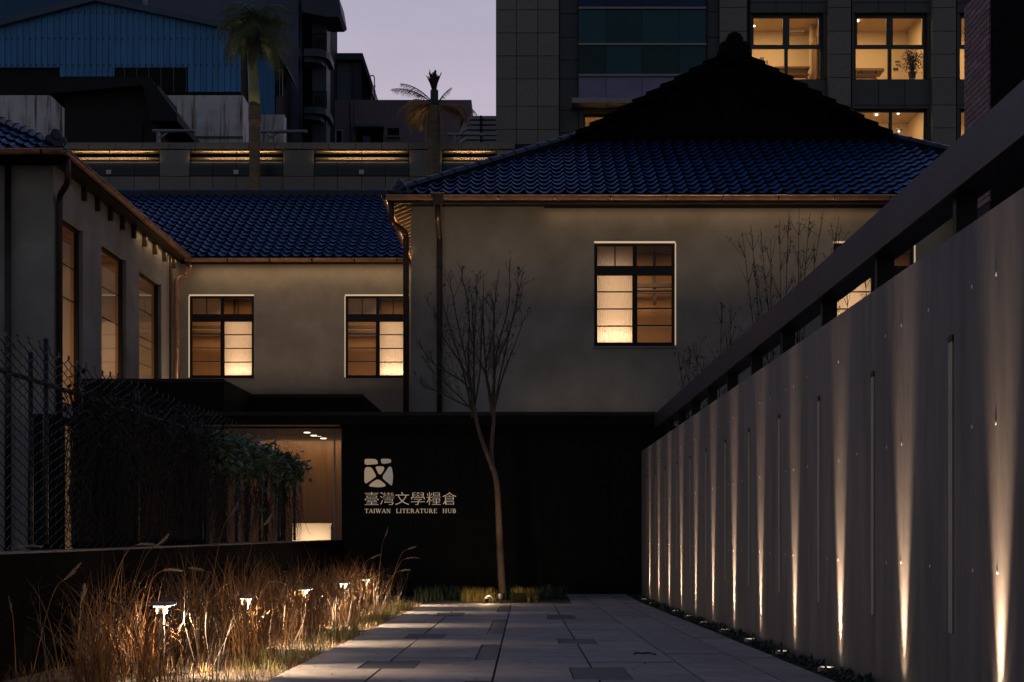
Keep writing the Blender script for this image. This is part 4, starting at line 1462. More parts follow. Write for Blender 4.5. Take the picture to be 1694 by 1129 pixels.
stuff(o); tag(o, "thin dark stalks with seed heads standing among the dry grass", "grass")
# green fringe along the path
mb = MB()
for _ in range(2600):
    by = r_.uniform(7.4, 20.8)
    low_ = .5 if any(abs(by - b) < .5 for a, b in lamps) else 1.0
    e = PLX - .05 - abs(r_.gauss(0, .17)) + .05 * sin(by * 3.1)
    if sin(by * 2.05 + .4) < -.1 and r_.random() < .8:
        continue
    blade(mb, (e, by, gz(by) - .02), low_ * r_.uniform(.05, .19), r_.uniform(0, 6.28), abs(r_.gauss(.25, .25)), r_.uniform(.2, 1.3), r_.uniform(.003, .006), 4, 0, r_.uniform(-.8, .8))
o = mb.build("short_green_grass", M_green, loc=(-1.6, 14, -.2))
stuff(o); tag(o, "short green grass fringing the edge of the paved path", "grass")
# low undergrowth covering the bed
mb = MB()
for _ in range(7500):
    by = r_.uniform(7.4, 21.4); bx = r_.uniform(XF + .1, PLX - .03)
    low_ = .7 if any(abs(by - b) < .5 and bx > a for a, b in lamps) else 1.2
    blade(mb, (bx, by, gz(by) - .025), low_ * r_.uniform(.03, .13), r_.uniform(0, 6.28), abs(r_.gauss(.4, .3)), r_.uniform(.2, 1.6), r_.uniform(.002, .005), 3, r_.choice([0, 1, 1, 2]), r_.uniform(-.8, .8))
o = mb.build("low_undergrowth", [M_straw, M_straw2, M_green], loc=(-2.2, 14, -.2))
stuff(o); tag(o, "low matted undergrowth covering the soil between the tall grasses", "grass")
# litter at the bed's edge
mb = MB()
for _ in range(900):
    by = r_.uniform(7.4, 21); x = PLX - .02 + r_.gauss(0, .05)
    leaf_quad(mb, (x, by, gz(by) + .003 + r_.random() * .006), r_.uniform(.012, .035), r_.uniform(.006, .014), r_.uniform(0, 6.28), r_.uniform(-.05, .35))
o = mb.build("leaf_litter", M_straw2, loc=(PLX, 14, -.2))
stuff(o); tag(o, "dry leaf litter scattered along the edge of the planting bed", "leaf litter")
# feathery plumes on arching stalks
def plume(px, py, d, yaw, L=.16, bendv=1.0, up=True):
    tip = P(px, py, d)
    mb = MB()
    foot = Vector((tip.x - cos(yaw) * .28, d + r_.uniform(-.1, .1), gz(d) - .02))
    ax = []
    for s in range(9):
        t = s / 8
        p = foot.lerp(tip, t)
        p.z = foot.z + (tip.z - foot.z) * (sin(t * pi / 2 * .98))
        ax.append(p)
    dirn = (ax[-1] - ax[-2]).normalized()
    for s in range(5):
        dirn = (dirn + Vector((cos(yaw), 0, -.55)) * .22 * bendv).normalized()
        ax.append(ax[-1] + dirn * L / 5)
    root = thing("fountain_grass_plume", "pale feathery grass plume on a thin stalk rising from the dry grass", "plume", tuple(foot), "feathery plumes above the dry grass")
    mb.tube(ax, [.0022] * len(ax), 3, cap=False)
    mb.build("stalk", M_straw, root)
    mb = MB()
    seg = ax[-6:]
    for _ in range(150):
        t = r_.random() * 4.999
        i = int(t)
        p = seg[i].lerp(seg[i + 1], t - i)
        dd = (seg[i + 1] - seg[i]).normalized()
        o_ = Vector((r_.gauss(0, 1), r_.gauss(0, 1), r_.gauss(0, 1)))
        o_ = (o_ - dd * o_.dot(dd)).normalized()
        prof = sin(pi * min(1, (t + .5) / 5.6)) * .016 + .004
        q = p + dd * .022 + o_ * prof
        sd = o_.cross(dd) * .0011
        mb.add([tuple(p - sd), tuple(p + sd), tuple(q)], [(0, 1, 2)])
    stuff(mb.build("feather", M_plume, root))
for a in ((225, 902, 9.2, .2, .16, 1.6), (258, 903, 9.6, .4, .10, -.3), (15, 910, 8.6, 0.1, .2, .8), (268, 945, 9.3, .3, .13, .9), (380, 855, 12.0, .6, .14, -.4),
          (435, 870, 12.6, .5, .12, -.4), (340, 945, 10.8, 3.0, .12, .4), (470, 965, 13, 3.2, .14, .5), (636, 890, 20.5, 1.2, .16, -.6), (672, 910, 20.8, .1, .14, .3),
          (670, 925, 20.9, .05, .20, .8), (660, 945, 20.6, .1, .16, .5), (105, 960, 8.7, .8, .14, -.4), (135, 995, 8.6, 1.4, .12, -.5), (612, 925, 19.0, .6, .15, .2), (20, 1015, 8.5, 1.6, .12, -.3)):
    plume(*a)

# path lamps: round cap on a square-ish stem, light under the cap
M_lampw = mat("lamp_stem_white", (.42, .40, .36), .5)
M_lampcap = mat("lamp_cap_grey", (.20, .21, .25), .35, metal=.3)
capm = MB().lathe([(.010, .0), (.080, .004), (.084, .010), (.084, .018), (.070, .024)], (0, 0, 0), 28).mesh("cap", M_lampcap)
headm = MB().lathe([(.030, -.045), (.034, -.03), (.034, -.0005)], (0, 0, 0), 16).mesh("head", M_lampw)
lensm = MB().lathe([(.052, -.004), (.052, .0005), (.034, .001)], (0, 0, 0), 20).mesh("lens", M_lens)
stemm = MB().box(-.0145, .0145, -.0145, .0145, -.42, -.0455).mesh("stem", M_lampw)
for i, (x, y) in enumerate(lamps):
    zc = EYE + (VY - (1003, 990.5, 976.5, 966, 959.5)[i]) * y / F
    r = thing("path_lamp", "slim round capped path lamp in the dry grass, %s from the black entrance wall" % ORD[4 - i], "path lamp", (x, y, gz(y) - .02), "path lamps along the planting bed")
    inst("cap", capm, (x, y, zc), r)
    inst("head", headm, (x, y, zc), r)
    inst("lens", lensm, (x, y, zc), r)
    inst("stem", stemm, (x, y, zc), r)
    for a_, pw_ in ((0, 260.0), (1.2, 60.0), (-1.2, 60.0), (pi, 14.0)):
        dv = Vector((cos(a_), sin(a_), 0))
        spot_light("path_lamp_glow", Vector((x, y, zc - .014)) + dv * .058, pw_, WARM2, dv + Vector((0, 0, -.92)), 76, .55, .012, parent=r)
    point_light("path_lamp_glow", (x + .066, y, zc - .03), 11.0, WARM2, .015, parent=r)
    point_light("path_lamp_glow", (x - .066, y, zc - .03), 5.0, WARM2, .015, parent=r)

# ------------------------------------------------------------------ bare tree
M_bark = mat("smooth_bark", (.095, .062, .045), .75, var=.3, vscale=14, bump=.4, bscale=30, col2=(.06, .043, .034), c2scale=7)
M_twigs = mat("dark_twigs", (.045, .038, .034), .85)
YT = 22.5
tree = thing("bare_tree", "bare branching young tree standing in the bed before the black wall", "tree", tuple(P(832, 990, YT).xy) + (gz(22) - .02,))
def tp(px, py, dy=0.0):
    d = YT + dy
    return P(px, py, d)
def curve(pts, n=5):
    """Catmull-Rom through pts"""
    pts = [Vector(p) for p in pts]
    q = [pts[0] * 2 - pts[1]] + pts + [pts[-1] * 2 - pts[-2]]
    out = []
    for i in range(1, len(q) - 2):
        for k in range(n):
            t = k / n
            a, b, c, d = q[i - 1], q[i], q[i + 1], q[i + 2]
            out.append(.5 * ((2 * b) + (c - a) * t + (2 * a - 5 * b + 4 * c - d) * t * t + (3 * b - a - 3 * c + d) * t ** 3))
    out.append(pts[-1])
    return out
tr = random.Random(4)
def limb(mb, pts, r0, r1, n=8):
    c = curve(pts, 5)
    k = len(c) - 1
    mb.tube(c, [(r0 + (r1 - r0) * i / k) * (1 + .06 * sin(i * 2.1)) for i in range(k + 1)], n)
    return c
mb = MB()
base = Vector((tree.location.x, YT, gz(22) - .04))
limb(mb, [base, tp(829, 940), tp(826, 880), tp(824, 830), tp(821, 795), tp(814, 770)], .062, .040, 10)
limb(mb, [tp(815, 775), tp(806, 752, -.05), tp(795, 722, -.1), tp(788, 695, -.12), tp(784, 672, -.15)], .038, .026, 8)
limb(mb, [tp(815, 778), tp(813, 745, .06), tp(815, 715, .1), tp(817, 690, .1), tp(815, 668, .12)], .036, .024, 8)
mb.build("trunk", M_bark, tree, smooth=True)
tips_l = [(742, 452, -.5), (716, 505, .1), (690, 560, -.3), (722, 470, .5), (762, 448, -.1), (778, 470, .4), (790, 455, -.6), (700, 640, .2), (706, 605, -.5), (800, 500, .2)]
tips_r = [(826, 445, .4), (843, 430, -.2), (866, 448, .1), (812, 478, -.3), (800, 462, .6), (870, 520, .4), (858, 470, -.5), (775, 520, .7)]
mbt = MB()
def twig(p, d, L, r, lvl):
    pts = [p]
    v = d.normalized()
    for s in range(4):
        v = (v + Vector((tr.gauss(0, .14), tr.gauss(0, .14), .10))).normalized()
        pts.append(pts[-1] + v * L / 4)
    mbt.tube(pts, [r * (1 - .75 * i / 4) for i in range(5)], 3 if lvl else 4, cap=False)
    if lvl < 2:
        for _ in range(2 if lvl else 3):
            i = tr.randrange(1, 4)
            nd = (pts[i + 1] - pts[i]).normalized() + Vector((tr.gauss(0, .55), tr.gauss(0, .55), tr.gauss(.25, .3)))
            twig(pts[i], nd, L * tr.uniform(.45, .75), r * .6, lvl + 1)
    elif tr.random() < .22:
        for _ in range(4):
            leaf_quad(mbt, pts[-1], tr.uniform(.03, .055), .025, tr.uniform(0, 6.28), tr.uniform(-1, .6))
for tips, o_px, o_dy in ((tips_l, (785, 676), -.14), (tips_r, (816, 672), .12)):
    for (px, py, dy) in tips:
        s = tp(o_px[0] + tr.uniform(-4, 4), o_px[1] + tr.uniform(-4, 22), o_dy)
        e = tp(px, py, dy)
        m1 = s.lerp(e, .33) + Vector(((s.x - e.x) * .10 + tr.gauss(0, .03), 0, tr.uniform(-.02, .06)))
        m2_ = s.lerp(e, .68) + Vector(((s.x - e.x) * -.05 + tr.gauss(0, .04), 0, tr.uniform(-.03, .05)))
        c = limb(mbt, [s, m1, m2_, e], .017, .004, 6)
        for k in range(3, len(c) - 1, 1):
            for _ in range(1 if tr.random() < .72 else 0):
                d = (c[k + 1] - c[k]).normalized() + Vector((tr.gauss(0, .42), tr.gauss(0, .42), tr.gauss(.3, .25)))
                twig(c[k], d, tr.uniform(.16, .5) * (1.15 - .5 * k / len(c)), .0058, 0)
mbt.build("crown", M_twigs, tree, smooth=True)
upl = thing("tree_uplight", "small black spotlight in the bed at the foot of the bare tree", "spotlight", (PX(829, 21.6), 21.6, gz(21.6) - .02))
mb = MB(); mb.lathe([(.02, 0), (.02, .05), (.055, .06), (.06, .15), (.045, .155)], WL[upl], 14); mb.build("housing", M_black2, upl)
spot_light("tree_spot", WL[upl] + Vector((0, .03, .17)), 48, WARM, (tree.location.x + .02 - WL[upl].x, .75, 1.25), 34, .9, .02, parent=upl)
# tufts and dark plants in the tree bed
M_tuft = mat("yellow_green_tuft", (.34, .27, .07), .6, var=.3, vscale=9, trans=.4)
def tuft(x, y, n, h, m_, name, label, group, cat="grass tuft", spread=.05, w=.004):
    mb = MB()
    z = gz(y) - .02
    for _ in range(n):
        blade(mb, (x + r_.gauss(0, spread), y + r_.gauss(0, spread), z), h * r_.uniform(.6, 1.1), r_.uniform(0, 6.28), abs(r_.gauss(.1, .16)), r_.uniform(.1, .9), w * r_.uniform(.7, 1.4), 4, 0, r_.uniform(-.8, .8))
    o = mb.build(name, m_, loc=(x, y, z))
    tag(o, label, cat, group)
    return o
for px, w_ in ((775, "third tuft from the trunk on the fence side"), (792, "second tuft from the trunk on the fence side"), (809, "first tuft from the trunk on the fence side"), (856, "first tuft from the trunk on the concrete wall side"), (868, "second tuft from the trunk on the concrete wall side"), (880, "third tuft from the trunk on the concrete wall side")):
    y = 21.7 + r_.uniform(0, .5)
    tuft(PX(px, y), y, 130, .24, M_tuft, "grass_tuft", "yellow green grass, " + w_, "tufts round the tree foot")
for px, w_ in ((700, "fourth from the trunk on the fence side"), (716, "third from the trunk on the fence side"), (734, "second from the trunk on the fence side"), (752, "first from the trunk on the fence side"), (846, "first from the trunk on the concrete wall side"), (892, "second from the trunk on the concrete wall side"), (907, "third from the trunk on the concrete wall side"), (922, "fourth from the trunk on the concrete wall side")):
    y = 22.2 + r_.uniform(0, 1.2)
    tuft(PX(px, y), y, 70, .25, M_dkgreen, "border_plant", "dark arching leafed bed plant, " + w_, "dark plants in the tree bed", "plant", .07, .016)
hose = [P(px, py, 21.4) for px, py in ((800, 999), (803, 990), (810, 986), (816, 991), (818, 999))]
o = MB().tube(curve(hose, 4), .012, 6).build("irrigation_hose", M_black2, smooth=True)
tag(o, "short loop of black irrigation hose in the tree bed", "hose")
pt_ = (PX(805, 21.35), 21.35, gz(21.35) - .02)
lampb = thing("bed_spotlight", "tiny spotlight lighting the grass tufts in the tree bed", "spotlight", pt_)
MB().lathe([(.012, 0), (.012, .03), (.03, .035), (.03, .08)], pt_, 10).build("housing", M_black2, lampb)
point_light("bed_glow", (pt_[0], pt_[1], pt_[2] + .15), 26.0, WARM, .02, parent=lampb)
# fallen twig on the paving
tw = [Vector((PX(px, 10.1), F * EYE / (py - 918), 0)) for px, py in ((1051, 1084), (1058, 1082), (1068, 1083), (1078, 1082), (1086, 1085))]
for v in tw: v.z = gz(v.y) + .008
o = MB().tube(curve(tw, 3), .006, 5).build("fallen_twig", M_twigs)
tag(o, "short dark twig lying on the paved path", "twig")

# scattered dry leaves on the paving
mb = MB()
for _ in range(70):
    by = r_.uniform(7.6, 21); x = r_.uniform(PLX, PRX)
    leaf_quad(mb, (x, by, gz(by) + .005), r_.uniform(.02, .045), r_.uniform(.01, .022), r_.uniform(0, 6.28), r_.uniform(.02, .25))
o = mb.build("fallen_leaves", M_twigs, loc=(0, 12, -.18))
stuff(o); tag(o, "few small dry leaves scattered over the paved path", "leaves")
# shrubs beyond the concrete wall
def shrub(label, px, d, sprigs, seed, zbase=None):
    rr = random.Random(seed)
    foot = Vector((PX(px, d), d, gz(22) - .07))
    root = thing("garden_shrub", label, "shrub", tuple(foot), "sparse shrubs behind the concrete wall")
    mb = MB(); ml = MB()
    for (tx, ty, dd) in sprigs:
        e = P(tx, ty, d + dd)
        s = foot + Vector((rr.gauss(0, .06), rr.gauss(0, .06), 0))
        m1 = s.lerp(e, .45) + Vector((rr.gauss(0, .1), rr.gauss(0, .1), 0))
        c = curve([s, m1, e], 8)
        k = len(c) - 1
        mb.tube(c, [.018 * (1 - .85 * i / k) + .002 for i in range(k + 1)], 4, cap=False)
        for i in range(k // 3, k):
            for _ in range(3):
                v = (c[i + 1] - c[i]).normalized() + Vector((rr.gauss(0, .5), rr.gauss(0, .5), rr.gauss(.2, .3)))
                v.normalize()
                L = rr.uniform(.12, .4)
                q = [c[i], c[i] + v * L * .5 + Vector((0, 0, .02)), c[i] + v * L + Vector((0, 0, .06))]
                mb.tube(q, [.006, .0045, .0025], 3, cap=False)
                if rr.random() < .7:
                    for _k in range(rr.randrange(5, 14)):
                        leaf_quad(ml, q[2] + Vector((rr.gauss(0, .03), rr.gauss(0, .03), rr.gauss(0, .03))), rr.uniform(.03, .06), rr.uniform(.018, .03), rr.uniform(0, 6.28), rr.uniform(-1, .8))
    mb.build("stem", M_twigs2, root)
    stuff(ml.build("leaves", M_shrubl, root))
M_twigs2 = mat("shrub_twigs", (.028, .023, .019), .85)
M_shrubl = mat("shrub_leaves", (.022, .024, .014), .6, var=.4, vscale=12, trans=.3)
shrub("tall sparse shrub with fine upright twigs against the plaster wall right of the window", 1290, 25.0,
      [(1228, 385, .1), (1242, 372, -.3), (1258, 378, .2), (1275, 395, 0), (1290, 362, .3), (1305, 350, -.2), (1322, 345, .1), (1340, 352, .3), (1362, 348, -.1), (1388, 360, .2), (1392, 372, 0), (1250, 440, .3), (1330, 420, 0)], 1)
shrub("small shrub with clustered leaves just beyond the concrete wall by the window's corner", 1150, 24.9,
      [(1122, 585, 0), (1140, 575, .2), (1152, 570, -.2), (1165, 590, .1), (1178, 600, .2)], 2)
shrub("slender leafy sapling between the window corner and the tall twiggy shrub", 1205, 24.8,
      [(1194, 500, 0), (1210, 505, .2), (1200, 545, -.1), (1222, 560, .2)], 3)
shrub("sparse shrub showing through the gap under the steel beam", 1440, 25.2,
      [(1400, 470, 0), (1430, 440, .2), (1452, 455, -.1), (1480, 440, .2), (1505, 425, 0)], 4)
# ------------------------------------------------------------------ granite parapet with lit pipes
YP = 45.0
par = thing("granite_parapet_building", "granite parapet wall with glowing brass pipes in its openings", "building", (PX(470, YP), YP + 1, gz(22)))
def BX(px0, px1, py0, py1, d): return (PX(px0, d), PX(px1, d), PZ(py1, d), PZ(py0, d))
opens = [(96, 264), (313, 468), (519, 677), (731, 823)]
hs = [BX(a, b, 248, 267, YP) for a, b in opens]
mb = MB()
holed(mb, PX(-40, YP), PX(900, YP), gz(22), PZ(238, YP), hs, lambda u, v, w: (u, YP + .03 + w, v), .35)
x0, x1 = PX(-40, YP), PX(900, YP)
mb.quad((x0, YP + .38, gz(22)), (x1, YP + .38, gz(22)), (x1, YP + .38, PZ(238, YP)), (x0, YP + .38, PZ(238, YP)))
mb.quad((x0, YP + .03, PZ(238, YP)), (x1, YP + .03, PZ(238, YP)), (x1, YP + 3, PZ(238, YP)), (x0, YP + 3, PZ(238, YP)))
mb.build("parapet_core", M_granite_core, par)
def panels(parent, xs, ys, d, m_, name="granite_panel", thick=.03, gap=.008):
    for a, b in zip(xs[:-1], xs[1:]):
        for c, e in zip(ys[:-1], ys[1:]):
            q = BX(a, b, c, e, d)
            box_part(name, m_, parent, q[0] + gap, q[1] - gap, d, d + thick - .002, q[2] + gap, q[3] - gap, bevel=.004)
def span(a, b, step): 
    n = max(1, round((b - a) / step)); return [a + (b - a) * i / n for i in range(n + 1)]
# coping stones
for a, b in zip(span(60, 852, 43)[:-1], span(60, 852, 43)[1:]):
    box_part("coping_stone", M_granite, par, PX(a, YP) + .008, PX(b, YP) - .008, YP - .07, YP + .45, PZ(247.4, YP), PZ(237, YP))
for a, b in ((264, 313), (468, 519), (677, 731), (823, 860)):
    panels(par, [a, b], [248, 292, 336], YP - .05, M_granite, thick=.078)
M_bluegl = mat("dark_blue_glass_panel", (.014, .020, .034), .25, per=.2, spec=.4)
M_emblem = mat("pale_square_lamp", (.6, .55, .5), .5)
for (a, b) in opens:
    panels(par, span(a, b, 39), [267.5, 291.5], YP, M_bluegl, "glass_panel")
    panels(par, span(a, b, 39), [292, 336, 380], YP, M_granite)
    m_ = (a + b) / 2
    q = BX(m_ - 4, m_ + 4, 281.5, 288.5, YP)
    box_part("small_square_plate", M_emblem, par, q[0], q[1], YP - .02, YP - .001, q[2], q[3])
    for cy, r in ((250.3, .062), (262.0, .058)):
        z = PZ(cy, YP)
        p = tube_part("brass_pipe", M_brass, par, [(PX(a, YP) + .01, YP + .10, z), (PX(b, YP) - .01, YP + .10, z)], r, 14)
        for t in (.42, .5):
            xx = PX(a + (b - a) * (t if a < 400 else .5), YP)
        MB().tube([(xx, YP + .10, z), (xx + .02, YP + .10, z)], r + .006, 12).build("pipe_joint", M_copper_dark, p)
    xx0, xx1 = PX(a, YP) + .05, PX(b, YP) - .05
    ls = box_part("light_strip", M_black2, par, xx0, xx1, YP - .06, YP - .03, PZ(247.4, YP) - .03, PZ(247.4, YP) - .002)
    area_light("pipe_light", ((xx0 + xx1) / 2, YP - .045, PZ(247.4, YP) - .035), xx1 - xx0, 5.0 * (xx1 - xx0) / 9.0, WARM2, (0, .9, -1), .02, parent=ls)
    area_light("pipe_light", ((xx0 + xx1) / 2, YP - .16, PZ(266, YP)), xx1 - xx0, 2.2 * (xx1 - xx0) / 3.0, WARM2, (0, 1, .55), .02, parent=ls)
# short pipe arms on the parapet top
for (a, b, c, post) in ((252, 322, 217, 262), (432, 508, 218, 444), (740, 822, 223, 752)):
    t_ = thing("roof_pipe_arm", {252: "grey pipe arm on the parapet before the stained white wall", 432: "grey pipe arm on the parapet beside the tall palm trunk", 740: "grey pipe arm on the parapet before the striped curved louvre"}[a], "pipe", (PX((a + b) / 2, YP + 1), YP + 1, PZ(238, YP)))
    d = YP + 1.0
    tube_part("arm", M_zinc, t_, [(PX(a, d), d, PZ(c, d)), (PX(b, d), d, PZ(c, d))], .055, 10)
    box_part("post", M_zinc, t_, PX(post, d) - .05, PX(post, d) + .05, d - .05, d + .05, PZ(238, YP), PZ(c, d) - .04)
    mb = MB()
    mb.prism([P(post, 226 if c < 220 else 230, d), P(post + 14, c + 2, d), P(post + 18, c + 2, d), P(post + 1, 231 if c < 220 else 234, d)], (0, .05, 0))
    mb.build("brace", M_zinc, t_)

# ------------------------------------------------------------------ granite tower with lit offices
YG = 47.0
tow = thing("granite_office_block", "grey granite office block with warmly lit windows behind the tiled hall", "building", (PX(1250, YG), YG + 4, gz(22)))
wins = [(1243, 1361, 22, 131), (1415, 1533, 22, 131), (1417, 1533, 181, 236), (1588, 1706, 22, 131), (1590, 1706, 181, 236), (966, 1052, 189, 236)]
wh = [BX(a, b, c, d, YG) for a, b, c, d in wins]
mb = MB()
holed(mb, PX(820, YG) + .02, PX(1760, YG), gz(22), PZ(-90, YG), wh, lambda u, v, w: (u, YG + .031 + w, v), .28)
mb.quad((PX(820, YG) + .02, YG + .031, gz(22)), (PX(820, YG) + .02, YG + 12, gz(22)), (PX(820, YG) + .02, YG + 12, PZ(-90, YG)), (PX(820, YG) + .02, YG + .031, PZ(-90, YG)))
mb.build("core_wall", M_granite_core, tow)
rows_l = [-98, -60, -22, 16.6, 54.8, 92.8, 131, 176, 214.5, 252]
rows_r = [-100, -62, -25, 13, 52, 90, 128.6, 174, 212, 250]
panels(tow, [820, 854.6, 889.7, 925], rows_l, YG - .35, M_granite, thick=.378)
panels(tow, [925.5, 957], [-60, -22, 23, 62, 100, 131, 183, 220, 252], YG, M_granite_dk)
panels(tow, [1168.5, 1190], [-60, -22, 20, 62, 100, 141, 183], YG, M_granite_dk)
for a, b in ((1190, 1240), (1370, 1408), (1542, 1582), (1712, 1752)):
    panels(tow, [a, b] if b - a < 45 else [a, b - 4], rows_r, YG - .22, M_granite, thick=.248)
for a, b in ((1241, 1369), (1409, 1541), (1583, 1711)):
    panels(tow, span(a, b, 42), [-40, 5.0, 21.5], YG, M_granite_dk)
    panels(tow, span(a, b, 42), [131.5, 174.5, 180.5], YG, M_granite_dk)
    for c, d in ((22, 131), (181, 236)):
        panels(tow, [a, a + 2 if a < 1300 else a + 5], [c, d], YG, M_granite_dk)
        panels(tow, [b - 7, b], [c, d], YG, M_granite_dk)
# glass bay
M_teal = mat("teal_curtain_glass", (.009, .060, .075), .15, per=.5, spec=.3)
M_teal_top = mat("blue_curtain_glass", (.008, .03, .10), .15, per=.3, spec=.3)
M_ledge_pale = mat("pale_ledge", (.30, .28, .30), .5)
M_mauve = mat("mauve_spandrel", (.22, .20, .34), .5, var=.15, vscale=2, per=.1)
bxs = [957, 1002.5, 1062, 1123, 1168]
YBAY = YG - .45
mb = MB()
mb.box(PX(957, YG), PX(1168, YG), YBAY + .04, YG + .03, PZ(165, YG), PZ(-90, YG))
mb.build("bay_core", M_granite_core, tow)
panels(tow, bxs, [-90, -48, 12], YBAY, M_teal_top, "bay_glass", .038, .005)
panels(tow, bxs, [16, 72], YBAY, M_teal, "bay_glass", .038, .005)
panels(tow, bxs, [76, 123], YBAY, M_teal, "bay_glass", .038, .005)
panels(tow, bxs, [127.5, 165], YBAY, M_mauve, "spandrel_panel", .038, .006)
for c, d in ((12.3, 15.6), (72.3, 75.7), (123.4, 127)):
    q = BX(957, 1168, c, d, YBAY)
    box_part("bay_ledge", M_ledge_pale, tow, q[0], q[1], YBAY - .05, YBAY + .03, q[2], q[3])
for a, b in ((946, 1004), (1004.5, 1064), (1064.5, 1170)):
    q = BX(a, b, 165.5, 174, YBAY)
    box_part("canopy_panel", M_ledge_pale, tow, q[0], q[1], YBAY - .25, YG + .02, q[2], q[3])
panels(tow, [957.5, 966], [175, 240], YG, M_granite_dk)
q = BX(966, 1168, 175, 188.5, YG)
M_tan = mat("tan_lintel", (.20, .14, .08), .7)
box_part("lintel_panel", M_tan, tow, q[0], q[1], YG, YG + .028, q[2], q[3])
panels(tow, [1053, 1110, 1168], [189, 240], YG, M_granite_dk)
# offices
M_off = mat("office_wall", (.62, .50, .33), .8, var=.05, vscale=1.5)
M_offc = mat("office_ceiling", (.55, .44, .30), .8)
M_frame = mat("office_window_frame", (.05, .052, .052), .5)
M_wht = mat("white_plastic", (.7, .68, .62), .5)
M_table = mat("brown_table", (.14, .085, .04), .5)
M_board = mat("whiteboard", (.72, .62, .45), .35, var=.04, vscale=2)
def office(i, h, px):
    a, b, c, d = px
    x0, x1, z0, z1 = h
    fy0, fy1 = YG + .16, YG + .24
    fw = .05
    xm = (x0 + x1) / 2; two = (d - c) > 80
    mb = MB()
    mb.box(x0, x0 + fw, fy0, fy1, z0, z1); mb.box(x1 - fw, x1, fy0, fy1, z0, z1)
    mb.box(x0 + fw, x1 - fw, fy0, fy1, z1 - fw, z1); mb.box(x0 + fw, x1 - fw, fy0, fy1, z0, z0 + .02)
    mb.box(xm - .055, xm + .055, fy0 - .01, fy1, z0 + .02, z1 - fw)
    zm = z0 + (z1 - z0) * .515
    if two:
        for s0, s1 in ((x0 + fw, xm - .055), (xm + .055, x1 - fw)):
            mb.box(s0, s1, fy0, fy1, zm - .06, zm + .06)
            mb.box(s0, s0 + .05, fy0 + .004, fy1, zm + .06, z1 - fw); mb.box(s1 - .05, s1, fy0 + .004, fy1, zm + .06, z1 - fw)
            mb.box(s0 + .05, s1 - .05, fy0 + .004, fy1, z1 - fw - .05, z1 - fw)
    w = mb.build("window", M_frame, tow)
    cells = []
    for s0, s1 in ((x0 + fw, xm - .055), (xm + .055, x1 - fw)):
        cells += [(s0, s1, z0 + .02, zm - .06), (s0, s1, zm + .06, z1 - fw)] if two else [(s0, s1, z0 + .02, z1 - fw)]
    for s0, s1, t0, t1 in cells:
        box_part("pane", M_glass, w, s0, s1, fy0 + .03, fy0 + .036, t0, t1)
    mb = MB()
    ya, yz = fy1 + .02, YG + 4.2
    xa, xb = x0 - .55, x1 + .5
    za, zb = z0 - .25, z1 + .85
    if not two: za = z0 - 1.3
    mb.quad((xa, yz, za), (xb, yz, za), (xb, yz, zb), (xa, yz, zb))
    mb.quad((xa, ya, za), (xa, yz, za), (xa, yz, zb), (xa, ya, zb))
    mb.quad((xb, ya, za), (xb, yz, za), (xb, yz, zb), (xb, ya, zb))
    mb.quad((xa, ya, zb), (xb, ya, zb), (xb, yz, zb), (xa, yz, zb), 1)
    mb.quad((xa, ya, za), (xb, ya, za), (xb, yz, za), (xa, yz, za), 1)
    room = mb.build("room_lining", [M_off, M_offc], w)
    area_light("office_light", ((x0 + x1) / 2, YG + 2.3, zb - .25), 1.6, (74, 64, 58, 74, 58, 46)[i], (1.0, .64, .31), (0, .15, -1), 1.2, parent=room)
    def spot(px_, py_):
        dd = YG + 3.0
        p = P(px_, py_, dd)
        MB().blob(p, .055, .055, .028, 10, 4).build("ceiling_lamp", M_lens2, w)
    def rb(px0, px1, py0, py1, dd, th, m_, nm):
        q = BX(px0, px1, py0, py1, dd)
        return box_part(nm, m_, w, q[0], q[1], dd, dd + th, q[2], q[3])
    if i == 0:
        spot(1247, 43.5); spot(1291, 26)
        rb(1305, 1331, 44, 53, YG + 3.9, .25, M_wht, "air_conditioner")
        rb(1305, 1331, 54, 55, YG + 3.88, .02, M_frame, "air_conditioner_slot")
        t = rb(1283, 1340, 110, 113, YG + 3.0, .7, M_table, "table_top")
        rb(1285, 1338, 121.5, 124, YG + 2.7, .4, M_table, "bench_seat")
        for px_ in (1287, 1334):
            rb(px_, px_ + 2.5, 113, 131, YG + 3.1, .06, M_table, "table_leg")
        for q in ((1257, 1264, 95, 101), (1258, 1265, 104, 108), (1268, 1270, 100, 106)):
            rb(*q, YG + 4.15, .03, M_frame, "wall_panel_switch")
        rb(1256, 1266, 111, 112.5, YG + 4.15, .03, M_frame, "wall_shelf")
        rb(1265, 1276, 125.5, 127, YG + 2.5, .3, M_wht, "side_table")
        # inner doorway jamb on the right
        rb(1341, 1344, 24, 131, YG + 3.4, .3, M_offc, "partition_edge")
        rb(1350.5, 1352.5, 60, 128, YG + 2.6, .8, M_table, "picture_frame")
    if i == 1:
        spot(1419, 35); spot(1489, 29.5)
        rb(1416, 1463, 113, 117, YG + 3.0, .7, M_table, "table_top")
        rb(1417, 1452, 122.5, 125, YG + 2.7, .4, M_table, "bench_seat")
        rb(1424, 1426.5, 117, 131, YG + 3.1, .06, M_table, "table_leg")
        rb(1448, 1450.5, 117, 131, YG + 3.1, .06, M_table, "table_leg")
        for q in ((1481, 1489, 101, 102.5), (1478, 1486, 112.5, 116), (1482, 1490, 107, 108)):
            rb(*q, YG + 4.15, .03, M_frame, "wall_plate")
        rb(1515, 1518, 24, 100, YG + 3.4, .3, M_offc, "partition_edge")
        for k in range(3):
            MB().tube([P(1500 + k * 4, 44, YG + 3.6), P(1510 + k * 3, 28, YG + 2.9)], .012, 5).build("ceiling_rail", M_wht, w)
